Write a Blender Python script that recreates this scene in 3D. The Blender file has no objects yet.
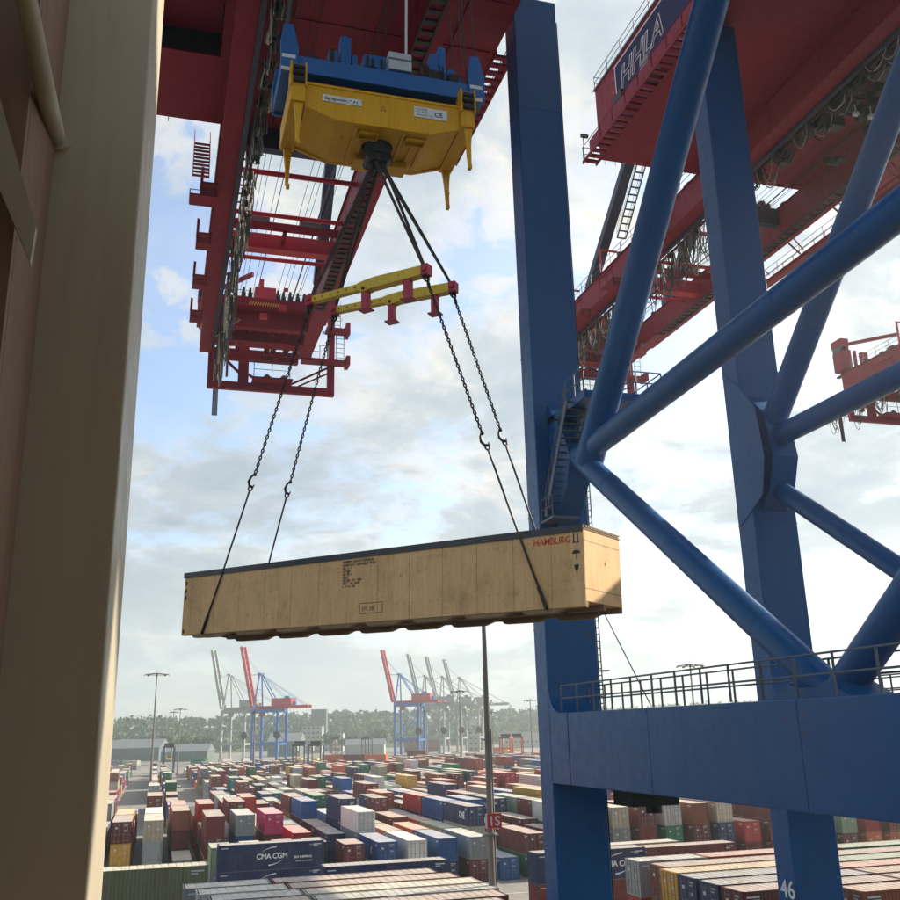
import bpy, bmesh, math, random
from mathutils import Vector, Matrix, noise
random.seed(7)
sc = bpy.context.scene
COL = sc.collection
rad = math.radians
PI = math.pi

# ------------------------------------------------------------------ camera model
H = 18.0
F = 965.0
_up = Vector((367-450, -2880-450, F)).normalized()
_g = Vector((155-450, 735.5-450, F)); _g = (_g-_up*_g.dot(_up)).normalized()
_x = _g.cross(_up)
if _x.x < 0: _x = -_x
AX, AY, AZ = _x, _g, _up                       # world axes in picture space (x right, y down, z forward)
EYE = Vector((0, 0, H))
def ray(px, py):
    c = Vector((px-450, py-450, F))
    return Vector((AX.dot(c), AY.dot(c), AZ.dot(c)))
def atx(px, py, X): r = ray(px, py); return EYE + r*(X/r.x)
def aty(px, py, Y): r = ray(px, py); return EYE + r*(Y/r.y)
def atz(px, py, Z): r = ray(px, py); return EYE + r*((Z-H)/r.z)
def atd(px, py, D): return EYE + ray(px, py)*(D/F)

cam = bpy.data.cameras.new('camera'); camo = bpy.data.objects.new('camera', cam); COL.objects.link(camo)
right = Vector((AX.x, AY.x, AZ.x)); upv = -Vector((AX.y, AY.y, AZ.y)); fw = Vector((AX.z, AY.z, AZ.z))
M = Matrix((right, upv, -fw)).transposed().to_4x4(); M.translation = EYE
camo.matrix_world = M
cam.sensor_width = 36; cam.lens = F/900*36; cam.clip_start = 0.1; cam.clip_end = 20000
sc.camera = camo

# ------------------------------------------------------------------ materials
class N:
    def __init__(s, nt): s.nt = nt
    def add(s, t, **kw):
        n = s.nt.nodes.new(t)
        for k, v in kw.items():
            if k.startswith('i_'): n.inputs[int(k[2:]) if k[2:].isdigit() else k[2:]].default_value = v
            else: setattr(n, k, v)
        return n
    def l(s, a, b): s.nt.links.new(a, b)
    def math(s, op, a, b=None, c=None):
        n = s.nt.nodes.new('ShaderNodeMath'); n.operation = op
        for i, v in enumerate((a, b, c)):
            if v is None: continue
            if hasattr(v, 'is_linked') or hasattr(v, 'links'): s.l(v, n.inputs[i])
            else: n.inputs[i].default_value = v
        return n.outputs[0]
    def mix(s, f, a, b):
        n = s.nt.nodes.new('ShaderNodeMix'); n.data_type = 'RGBA'
        for i, v in ((0, f), (6, a), (7, b)):
            if hasattr(v, 'links'): s.l(v, n.inputs[i])
            else: n.inputs[i].default_value = v if i == 0 else (tuple(v)+(1,))[:4]
        return n.outputs[2]
    def noise(s, vec, scale, detail=6, rough=.6, out=0):
        n = s.nt.nodes.new('ShaderNodeTexNoise'); n.inputs['Scale'].default_value = scale
        n.inputs['Detail'].default_value = detail; n.inputs['Roughness'].default_value = rough
        if vec is not None: s.l(vec, n.inputs['Vector'])
        return n.outputs[out]
    def ramp(s, v, stops):
        n = s.nt.nodes.new('ShaderNodeValToRGB'); e = n.color_ramp.elements
        while len(e) < len(stops): e.new(.5)
        for i, (p, c) in enumerate(stops):
            e[i].position = p; e[i].color = (tuple(c)+(1,))[:4] if hasattr(c, '__len__') else (c, c, c, 1)
        s.l(v, n.inputs[0]); return n.outputs[0]
    def mapr(s, v, a, b, c, d):
        n = s.nt.nodes.new('ShaderNodeMapRange'); s.l(v, n.inputs[0])
        for i, q in enumerate((a, b, c, d)): n.inputs[i+1].default_value = q
        return n.outputs[0]

def newmat(name):
    m = bpy.data.materials.new(name); m.use_nodes = True
    nt = m.node_tree; b = nt.nodes['Principled BSDF']
    return m, N(nt), b

def mul(c, k): return tuple(min(1, x*k) for x in c[:3])
def paint(name, col, rough=.4, dirt=(.12, .09, .07), wear=.35, streak=True, bump=.02, scale=1., metal=0, var=.18, spec=.5, rust=0):
    """painted steel: faint tone clouds, vertical rain streaks, grime, uneven gloss, slight waviness"""
    m, n, b = newmat(name)
    geo = n.add('ShaderNodeNewGeometry'); pos = geo.outputs['Position']
    big = n.noise(pos, .35*scale, 5, .6)
    c = n.mix(big, mul(col, 1-var), mul(col, 1+var))
    if streak:
        mp = n.add('ShaderNodeMapping'); mp.inputs['Scale'].default_value = (2.2*scale, 2.2*scale, .12*scale); n.l(pos, mp.inputs[0])
        st = n.noise(mp.outputs[0], 1.6, 8, .7)
        f = n.mapr(st, .52, .78, 0, wear)
        c = n.mix(f, c, dirt)
    fine = n.noise(pos, 9*scale, 7, .75)
    f2 = n.mapr(fine, .62, .78, 0, wear*.8)
    c = n.mix(f2, c, mul(dirt, .8))
    if rust:
        rn_ = n.noise(pos, .55*scale, 9, .78); rm = n.mapr(rn_, .60, .68, 0, rust)
        mp2 = n.add('ShaderNodeMapping'); mp2.inputs['Scale'].default_value = (3.5, 3.5, .16); n.l(pos, mp2.inputs[0])
        rm2 = n.mapr(n.noise(mp2.outputs[0], 1.3, 6, .75), .64, .74, 0, rust)
        c = n.mix(n.math('MAXIMUM', rm, rm2), c, (.085, .040, .028))
    n.l(c, b.inputs['Base Color'])
    r = n.mapr(n.noise(pos, 2.1*scale, 5), .3, .7, rough-.08, rough+.14); n.l(r, b.inputs['Roughness'])
    b.inputs['Metallic'].default_value = metal; b.inputs['Specular IOR Level'].default_value = spec
    if bump:
        bp = n.add('ShaderNodeBump'); bp.inputs['Strength'].default_value = .25; bp.inputs['Distance'].default_value = bump
        n.l(n.noise(pos, 1.3*scale, 4), bp.inputs['Height']); n.l(bp.outputs[0], b.inputs['Normal'])
    return m
def flat(name, col, rough=.6, metal=0, var=.15, scale=3.):
    m, n, b = newmat(name)
    geo = n.add('ShaderNodeNewGeometry')
    n.l(n.mix(n.noise(geo.outputs['Position'], scale, 6), mul(col, 1-var), mul(col, 1+var)), b.inputs['Base Color'])
    b.inputs['Roughness'].default_value = rough; b.inputs['Metallic'].default_value = metal
    return m

MT = {}
MT['blue'] = paint('crane_blue', (.0003, .080, .245), .36, dirt=(.003, .040, .14), wear=.6, spec=.28, rust=.42)
MT['red'] = paint('crane_red', (.25, .0015, .022), .5, dirt=(.06, .004, .010), wear=.55, spec=.22, rust=.22)
MT['redbright'] = paint('crane_bright_red', (.52, .004, .03), .42, dirt=(.2, .02, .03), wear=.3)
MT['navy'] = paint('dark_navy_paint', (.008, .018, .06), .45, dirt=(.02, .02, .03))
MT['yellow'] = paint('spreader_yellow', (.80, .40, .004), .42, dirt=(.16, .07, .01), wear=.5, scale=3, spec=.3, rust=.45)
MT['hblue'] = paint('headblock_blue', (.001, .12, .38), .4, dirt=(.03, .04, .06), wear=.45, scale=3)
MT['barred'] = paint('foot_red', (.42, .012, .05), .45, dirt=(.12, .02, .03), scale=3)
MT['baryellow'] = paint('bar_yellow', (.70, .45, .01), .45, dirt=(.22, .14, .03), wear=.5, scale=4, rust=.4)
MT['rail'] = flat('handrail_steel', (.10, .13, .17), .55, .3)
MT['galv'] = flat('galvanised_steel', (.22, .23, .24), .5, .5)
MT['dark'] = flat('dark_grease_steel', (.018, .017, .018), .5, .4)
MT['cable'] = flat('festoon_cable', (.035, .032, .030), .5)
MT['cablelight'] = flat('festoon_light_cable', (.42, .38, .30), .5)
MT['chain'] = flat('chain_steel', (.030, .026, .024), .45, .7)
MT['rope'] = flat('rope_steel', (.045, .042, .04), .5, .5)
MT['sling'] = flat('sling_textile', (.040, .028, .026), .8)
MT['white'] = flat('white_marking', (.78, .78, .76), .6, var=.05)
MT['whitebox'] = flat('white_cabinet', (.55, .57, .58), .5, var=.1)
MT['black'] = flat('black_marking', (.02, .018, .016), .7)
MT['faded'] = flat('faded_black_ink', (.09, .06, .035), .8)
MT['redink'] = flat('red_spray_ink', (.55, .02, .015), .7)
MT['signblue'] = flat('sign_blue', (.002, .008, .075), .8, var=.08)
MT['signred'] = flat('sign_red', (.45, .02, .03), .5, var=.08)
MT['pole'] = paint('mast_steel', (.17, .15, .13), .55, dirt=(.08, .07, .06), scale=3)
MT['lamp'] = flat('lamp_housing', (.07, .07, .07), .5)
MT['pit'] = flat('dark_opening', (.02, .004, .006), .9)
MT['beige'] = paint('beige_ship_paint', (.39, .34, .25), .42, dirt=(.20, .13, .08), wear=.3, bump=.004, scale=2.2, var=.06)
MT['brown'] = paint('brown_painted_shade', (.20, .12, .075), .6, dirt=(.10, .05, .03), wear=.5, scale=3)  # recess shade put into the colour, browner and darker than the beige
MT['glass'] = flat('dark_window_glass', (.05, .07, .08), .1)
MT['tarp'] = flat('black_roof_foil', (.012, .014, .022), .35)

# ------------------------------------------------------------------ mesh helper
def wloc(o):
    v = Vector((0, 0, 0))
    while o is not None: v += o.location; o = o.parent
    return v
class MB:
    def __init__(s): s.v = []; s.f = []; s.sm = []; s.mi = []; s.cur = 0
    def add(s, vs, fs, smooth=False, mi=None):
        k = len(s.v); s.v += [Vector(v) for v in vs]
        for f in fs: s.f.append([i+k for i in f]); s.sm.append(smooth); s.mi.append(s.cur if mi is None else mi)
        return s
    def box(s, a, b, mi=None):
        x0, y0, z0 = (min(a[i], b[i]) for i in range(3)); x1, y1, z1 = (max(a[i], b[i]) for i in range(3))
        return s.add([(x0,y0,z0),(x1,y0,z0),(x1,y1,z0),(x0,y1,z0),(x0,y0,z1),(x1,y0,z1),(x1,y1,z1),(x0,y1,z1)],
                     [(0,3,2,1),(4,5,6,7),(0,1,5,4),(1,2,6,5),(2,3,7,6),(3,0,4,7)], mi=mi)
    def beam(s, p, q, w, h, up=(0,0,1), w2=None, h2=None, mi=None):
        p = Vector(p); q = Vector(q); d = (q-p).normalized(); up = Vector(up)
        if abs(d.dot(up)) > .99: up = Vector((0, 1, 0))
        x = d.cross(up).normalized(); y = x.cross(d).normalized()
        w2 = w if w2 is None else w2; h2 = h if h2 is None else h2
        vs = []
        for c, W, Hh in ((p, w, h), (q, w2, h2)):
            for sx, sy in ((-1,-1),(1,-1),(1,1),(-1,1)): vs.append(c+x*sx*W/2+y*sy*Hh/2)
        return s.add(vs, [(0,3,2,1)[::-1],(4,5,6,7)[::-1],(0,1,5,4)[::-1],(1,2,6,5)[::-1],(2,3,7,6)[::-1],(3,0,4,7)[::-1]], mi=mi)
    def tube(s, p, q, r, n=10, r2=None, caps=True, mi=None):
        return s.path([p, q], [r, r if r2 is None else r2], n, caps, mi)
    def path(s, pts, rs, n=8, caps=True, mi=None, closed=False):
        pts = [Vector(p) for p in pts]; m = len(pts)
        if not hasattr(rs, '__len__'): rs = [rs]*m
        vs = []; px = None
        for i, p in enumerate(pts):
            if closed: d = pts[(i+1) % m]-pts[i-1]
            else: d = pts[min(i+1, m-1)]-pts[max(i-1, 0)]
            d.normalize()
            if px is None:
                u = Vector((0,0,1)) if abs(d.z) < .9 else Vector((0,1,0))
                px = d.cross(u).normalized()
            px = (px-d*px.dot(d)).normalized(); y = d.cross(px)
            for k in range(n):
                a = 2*PI*k/n; vs.append(p+(px*math.cos(a)+y*math.sin(a))*rs[i])
        fs = []
        for i in range(m if closed else m-1):
            j = (i+1) % m
            for k in range(n): fs.append((i*n+k, i*n+(k+1) % n, j*n+(k+1) % n, j*n+k))
        s.add(vs, fs, True, mi)
        if caps and not closed:
            s.add([vs[k] for k in range(n)], [tuple(range(n))[::-1]], False, mi)
            s.add([vs[(m-1)*n+k] for k in range(n)], [tuple(range(n))], False, mi)
        return s
    def prism(s, poly, off, mi=None):
        n = len(poly); a = [Vector(p) for p in poly]; b = [p+Vector(off) for p in a]
        return s.add(a+b, [tuple(range(n))[::-1], tuple(range(n, 2*n))]+[(i, (i+1) % n, n+(i+1) % n, n+i) for i in range(n)], mi=mi)
    def ball(s, c, rx, ry=None, rz=None, seg=10, rings=6, mi=None):
        ry = ry or rx; rz = rz or rx; c = Vector(c); vs = [c+Vector((0,0,rz))]
        for i in range(1, rings):
            t = PI*i/rings
            for k in range(seg):
                a = 2*PI*k/seg; vs.append(c+Vector((rx*math.sin(t)*math.cos(a), ry*math.sin(t)*math.sin(a), rz*math.cos(t))))
        vs.append(c-Vector((0,0,rz))); fs = []
        for k in range(seg): fs.append((0, 1+k, 1+(k+1) % seg))
        for i in range(rings-2):
            for k in range(seg):
                a = 1+i*seg; fs.append((a+k, a+seg+k, a+seg+(k+1) % seg, a+(k+1) % seg))
        L = len(vs)-1; a = 1+(rings-2)*seg
        for k in range(seg): fs.append((a+k, L, a+(k+1) % seg))
        return s.add(vs, fs, True, mi)
    def xform(s, m):
        s.v = [m @ v for v in s.v]; return s
    def mesh(s, name, mats, org=Vector((0,0,0)), fix=True):
        me = bpy.data.meshes.new(name)
        me.from_pydata([v-org for v in s.v], [], s.f)
        for i, p in enumerate(me.polygons): p.use_smooth = s.sm[i]; p.material_index = s.mi[i]
        if not isinstance(mats, (list, tuple)): mats = [mats]
        for m in mats: me.materials.append(m)
        if fix:
            bm = bmesh.new(); bm.from_mesh(me); bmesh.ops.recalc_face_normals(bm, faces=bm.faces); bm.to_mesh(me); bm.free()
        return me
    def build(s, name, mats, parent=None, bevel=0, fix=True):
        o = bpy.data.objects.new(name, s.mesh(name, mats, wloc(parent) if parent else Vector((0,0,0)), fix))
        COL.objects.link(o)
        if parent: o.parent = parent
        if bevel:
            b = o.modifiers.new('bevel', 'BEVEL'); b.width = bevel; b.segments = 2; b.limit_method = 'ANGLE'; b.angle_limit = rad(40)
            b.harden_normals = False
        return o
def tag(o, label=None, cat=None, group=None, kind=None):
    if label: o['label'] = label
    if cat: o['category'] = cat
    if group: o['group'] = group
    if kind: o['kind'] = kind
    return o
def thing(name, label, cat, loc=(0,0,0), group=None):
    o = bpy.data.objects.new(name, None); COL.objects.link(o); o.location = loc; o.empty_display_size = .2
    return tag(o, label, cat, group)
def kids(o): return [c for c in bpy.data.objects if c.parent == o]
def copy_tree(o, parent=None, cache=None):
    if cache is None:
        cache = {}
        for c in bpy.data.objects:
            if c.parent: cache.setdefault(c.parent.name, []).append(c)
    c = o.copy(); COL.objects.link(c)
    if parent: c.parent = parent
    for ch in cache.get(o.name, []): copy_tree(ch, c, cache)
    return c
_fc = {}
def text_mesh(s, size=1., extrude=.004, shear=0, spacing=1., bold=0., align='LEFT', outline=False):
    cu = bpy.data.curves.new('t', 'FONT'); cu.body = s; cu.size = size; cu.extrude = extrude; cu.shear = shear
    cu.space_character = spacing; cu.align_x = align; cu.offset = bold
    if outline: cu.fill_mode = 'NONE'; cu.bevel_depth = outline; cu.extrude = 0
    o = bpy.data.objects.new('t', cu); COL.objects.link(o)
    bpy.context.view_layer.update()
    me = bpy.data.meshes.new_from_object(o.evaluated_get(bpy.context.evaluated_depsgraph_get()))
    bpy.data.objects.remove(o); bpy.data.curves.remove(cu)
    return me
def place_text(name, s, mat, origin, xdir, ydir, size, parent, **kw):
    """flat lettering: xdir is the reading direction, ydir the letters' up"""
    me = text_mesh(s, size, **kw)
    x = Vector(xdir).normalized(); y = Vector(ydir).normalized(); z = x.cross(y)
    m = Matrix((x, y, z)).transposed().to_4x4(); m.translation = Vector(origin)-(wloc(parent) if parent else Vector((0,0,0)))
    me.transform(m); me.materials.clear(); me.materials.append(mat); me.name = name
    o = bpy.data.objects.new(name, me); COL.objects.link(o); o.parent = parent
    return o
def vec(*a): return Vector(a)
def lerp(a, b, t): return Vector(a)*(1-t)+Vector(b)*t

# ------------------------------------------------------------------ sky, sun, air
SUN_AZ, SUN_EL = rad(78), rad(31.5)              # azimuth from +Y towards +X
sund = Vector((math.sin(SUN_AZ)*math.cos(SUN_EL), math.cos(SUN_AZ)*math.cos(SUN_EL), math.sin(SUN_EL)))
w = bpy.data.worlds.new('World'); sc.world = w; w.use_nodes = True
wn = N(w.node_tree); bg = w.node_tree.nodes['Background']; wo = w.node_tree.nodes['World Output']
sky = wn.add('ShaderNodeTexSky', sky_type='NISHITA', sun_disc=False, sun_elevation=SUN_EL, sun_rotation=SUN_AZ,
             air_density=1.0, dust_density=1.6, ozone_density=2.2, altitude=20)
wn.l(sky.outputs[0], bg.inputs[0]); bg.inputs[1].default_value = .145
tc = wn.add('ShaderNodeTexCoord'); sep = wn.add('ShaderNodeSeparateXYZ'); wn.l(tc.outputs['Generated'], sep.inputs[0])
zz = wn.math('ADD', wn.math('MAXIMUM', sep.outputs[2], 0.0), .30)
cx_ = wn.math('DIVIDE', sep.outputs[0], zz); cy_ = wn.math('DIVIDE', sep.outputs[1], zz)
comb = wn.add('ShaderNodeCombineXYZ'); wn.l(cx_, comb.inputs[0]); wn.l(cy_, comb.inputs[1])
warp = wn.noise(comb.outputs[0], 1.3, 4, .6, 1)
vm = wn.add('ShaderNodeVectorMath', operation='MULTIPLY_ADD'); wn.l(warp, vm.inputs[0]); vm.inputs[1].default_value = (.42,)*3; wn.l(comb.outputs[0], vm.inputs[2])
mp_ = wn.add('ShaderNodeMapping'); mp_.inputs['Location'].default_value = (3.1, 1.7, 0.4); wn.l(vm.outputs[0], mp_.inputs[0])
cn = wn.noise(mp_.outputs[0], 2.7, 14, .60)
cn2 = wn.noise(mp_.outputs[0], .55, 5, .5)
cn3 = wn.noise(mp_.outputs[0], 4.2, 8, .65)
cov = wn.math('ADD', wn.math('MULTIPLY', cn, .90), wn.math('MULTIPLY', cn2, .25))
alpha = wn.ramp(cov, [(.51, (0, 0, 0)), (.545, (.62,)*3), (.60, (1,)*3)])
veil = wn.mapr(wn.noise(mp_.outputs[0], .8, 6, .6), .35, .68, .05, .50)
alpha2 = wn.math('MAXIMUM', alpha, veil)
body = wn.ramp(wn.math('ADD', wn.math('MULTIPLY', cn, .62), wn.math('MULTIPLY', cn3, .38)),
               [(.40, (.92, .86, .74)), (.46, (.76, .74, .69)), (.52, (.52, .58, .62)), (.61, (.38, .46, .53))])
# clouds near the sun are lit through
dt = wn.add('ShaderNodeVectorMath', operation='DOT_PRODUCT'); wn.l(tc.outputs['Generated'], dt.inputs[0]); dt.inputs[1].default_value = sund
glow = wn.mapr(dt.outputs['Value'], .3, 1.0, .64, .74)
ce = wn.add('ShaderNodeVectorMath', operation='SCALE'); hzf = wn.mapr(sep.outputs[2], .0, .20, .85, 0)
body = wn.mix(hzf, body, (.70, .76, .74)); alpha2 = wn.math('MAXIMUM', alpha2, hzf)
wn.l(body, ce.inputs[0]); wn.l(glow, ce.inputs['Scale'])
bgc = wn.add('ShaderNodeBackground'); wn.l(ce.outputs[0], bgc.inputs[0]); bgc.inputs[1].default_value = 1.0
mxs = wn.add('ShaderNodeMixShader'); wn.l(alpha2, mxs.inputs[0]); wn.l(bg.outputs[0], mxs.inputs[1]); wn.l(bgc.outputs[0], mxs.inputs[2])
wn.l(mxs.outputs[0], wo.inputs[0])
try: w.cycles.sampling_method = 'MANUAL'; w.cycles.sample_map_resolution = 1024
except Exception: pass

sl = bpy.data.lights.new('sun', 'SUN'); sl.energy = 5.0; sl.angle = rad(.5); sl.color = (1.0, .90, .74)
so = bpy.data.objects.new('sun', sl); COL.objects.link(so)
so.rotation_euler = (-sund).to_track_quat('-Z', 'Y').to_euler(); so.location = (200, 100, 200)

sc.view_settings.view_transform = 'Standard'; sc.view_settings.look = 'None'
sc.view_settings.gamma = 1; sc.view_settings.exposure = 0.92; sc.view_settings.use_curve_mapping = False
sc.render.engine = 'CYCLES'
cy = sc.cycles
cy.max_bounces = 6; cy.diffuse_bounces = 3; cy.glossy_bounces = 3; cy.transmission_bounces = 2; cy.volume_bounces = 0
cy.use_denoising = True; cy.use_adaptive_sampling = True; cy.adaptive_threshold = .015; cy.caustics_reflective = False; cy.caustics_refractive = False

# haze
HZ = MB().box((-1100, -220, -8), (1500, 1800, 125))
hz = HZ.build('haze', [])
hm = bpy.data.materials.new('haze_air'); hm.use_nodes = True
hn = hm.node_tree; hn.nodes.remove(hn.nodes['Principled BSDF'])
pv = hn.nodes.new('ShaderNodeVolumePrincipled'); pv.inputs['Color'].default_value = (.93, 1, .98, 1)
pv.inputs['Density'].default_value = .00038; pv.inputs['Anisotropy'].default_value = .62
hn.links.new(pv.outputs[0], hn.nodes['Material Output'].inputs['Volume'])
hz.data.materials.append(hm); tag(hz, kind='stuff')

# ------------------------------------------------------------------ ground
gm, n, b = newmat('yard_paving')
pos = n.add('ShaderNodeNewGeometry').outputs['Position']
c = n.mix(n.noise(pos, .05, 6), (.17, .16, .145), (.27, .25, .22))
c = n.mix(n.mapr(n.noise(pos, .6, 8, .7), .5, .75, 0, .6), c, (.08, .075, .07))
mpg = n.add('ShaderNodeMapping'); mpg.inputs['Scale'].default_value = (1.2, .05, 1); n.l(pos, mpg.inputs[0])
c = n.mix(n.mapr(n.noise(mpg.outputs[0], 1, 5), .55, .75, 0, .5), c, (.07, .065, .06))
n.l(c, b.inputs['Base Color']); b.inputs['Roughness'].default_value = .85
g = MB(); g.add([(-3000, 2.5, 0), (4000, 2.5, 0), (4000, 1760, 0), (-3000, 1760, 0)], [(0,1,2,3)])
tag(g.build('ground', gm, fix=False), kind='structure')
wm, n, b = newmat('harbour_water')
b.inputs['Base Color'].default_value = (.02, .035, .035, 1); b.inputs['Roughness'].default_value = .08
bp = n.add('ShaderNodeBump'); bp.inputs['Distance'].default_value = .1; n.l(n.noise(n.add('ShaderNodeNewGeometry').outputs['Position'], .8, 6), bp.inputs['Height']); n.l(bp.outputs[0], b.inputs['Normal'])
g = MB(); g.add([(-3000, -3000, -5), (4000, -3000, -5), (4000, 2.45, -5), (-3000, 2.45, -5)], [(0,1,2,3)])
tag(g.build('water', wm, fix=False), kind='structure')
cm = flat('quay_concrete', (.28, .26, .23), .85, scale=.8)
tag(MB().box((-3000, 1.6, -6.5), (4000, 2.5, .12)).build('quay_wall', cm), kind='structure')
g = MB()
for yy in (4.2, 5.6, 42.9, 44.2): pass
for yy in (4.95, 43.5): g.box((-600, yy-.05, .004), (900, yy+.05, .03))
tag(g.build('crane_rails', MT['galv']), kind='structure')
# lane lines
g = MB()
lm = flat('lane_paint', (.6, .58, .5), .7)
for yy in (88.5, 112.5): g.box((-300, yy-.1, .004), (600, yy+.1, .008))
for i in range(-6, 40): g.box((i*16, 115.9, .004), (i*16+6, 116.1, .008))
tag(g.build('lane_markings', lm), kind='structure')
# far shore hills
hmat, n, b = newmat('hill_green')
pos = n.add('ShaderNodeNewGeometry').outputs['Position']
n.l(n.mix(n.noise(pos, .03, 8), (.03, .055, .02), (.07, .10, .035)), b.inputs['Base Color']); b.inputs['Roughness'].default_value = 1
g = MB(); nx = 90; vs = []; fs = []
for j in range(7):
    for i in range(nx+1):
        X = -900+i*25; Y = 1100+j*60
        z = -1+ (1-math.cos(min(1, j/4)*PI))/2*(30+8*noise.noise(Vector((X*.004, j*.3, 1)))+ (X-200)*.002)
        vs.append((X, Y, z))
for j in range(6):
    for i in range(nx): a = j*(nx+1)+i; fs.append((a, a+1, a+nx+2, a+nx+1))
g.add(vs, fs, True); tag(g.build('hills', hmat, fix=False), kind='structure')

# ------------------------------------------------------------------ quay cranes
def handrail(mb, pts, h=1.1, step=1.6, r=.028, mid=2, mi=None):
    pts = [Vector(p) for p in pts]
    for a, b in zip(pts[:-1], pts[1:]):
        L = (b-a).length; k = max(1, round(L/step))
        for i in range(k+1):
            p = a.lerp(b, i/k); mb.tube(p, p+Vector((0,0,h)), r*1.25, 5, caps=False, mi=mi)
        for j in range(mid):
            o = Vector((0,0,h*(1-j*.48))); mb.tube(a+o, b+o, r, 5, caps=False, mi=mi)
def ladder(mb, a, b, side, w=.45, step=.3, r=.025, cage=False, back=None, mi=None):
    a = Vector(a); b = Vector(b); s = Vector(side).normalized()*w/2
    mb.tube(a-s, b-s, r*1.3, 5, mi=mi); mb.tube(a+s, b+s, r*1.3, 5, mi=mi)
    k = int((b-a).length/step)
    for i in range(1, k):
        p = a.lerp(b, i/k); mb.tube(p-s, p+s, r, 5, caps=False, mi=mi)
    if cage:
        bk = Vector(back)
        for i in range(2, k, 3):
            p = a.lerp(b, i/k)
            mb.path([p-s, p-s*1.4+bk*.4, p-s*.6+bk*.75, p+s*.6+bk*.75, p+s*1.4+bk*.4, p+s], r*.8, 4, mi=mi)
        for q in (-s*.6+bk*.75, s*.6+bk*.75): mb.tube(a.lerp(b, .1)+q, b+q, r*.7, 4, mi=mi)
def stairs(mb, a, b, side, w=.9, n=16, mi=None, rail=True):
    """flight from a up to b; side = direction of the treads' length"""
    a = Vector(a); b = Vector(b); s = Vector(side).normalized()*w/2; d = (b-a); dh = Vector((d.x, d.y, 0))
    dh = dh.normalized() if dh.length > .1 else s.cross(Vector((0,0,1))).normalized()
    for q in (-s, s): mb.beam(a+q, b+q, .05, .22, up=(0,0,1), mi=mi)
    for i in range(n+1):
        p = a.lerp(b, i/n); mb.beam(p-s, p+s, .24, .035, up=(0,0,1), mi=mi)
    if rail:
        for q in (-s, s):
            mb.tube(a+q+Vector((0,0,1)), b+q+Vector((0,0,1)), .025, 5, mi=mi)
            mb.tube(a+q+Vector((0,0,.5)), b+q+Vector((0,0,.5)), .02, 5, mi=mi)
            for i in range(0, n+1, 3):
                p = a.lerp(b, i/n)+q; mb.tube(p, p+Vector((0,0,1)), .022, 5, mi=mi)

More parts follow.
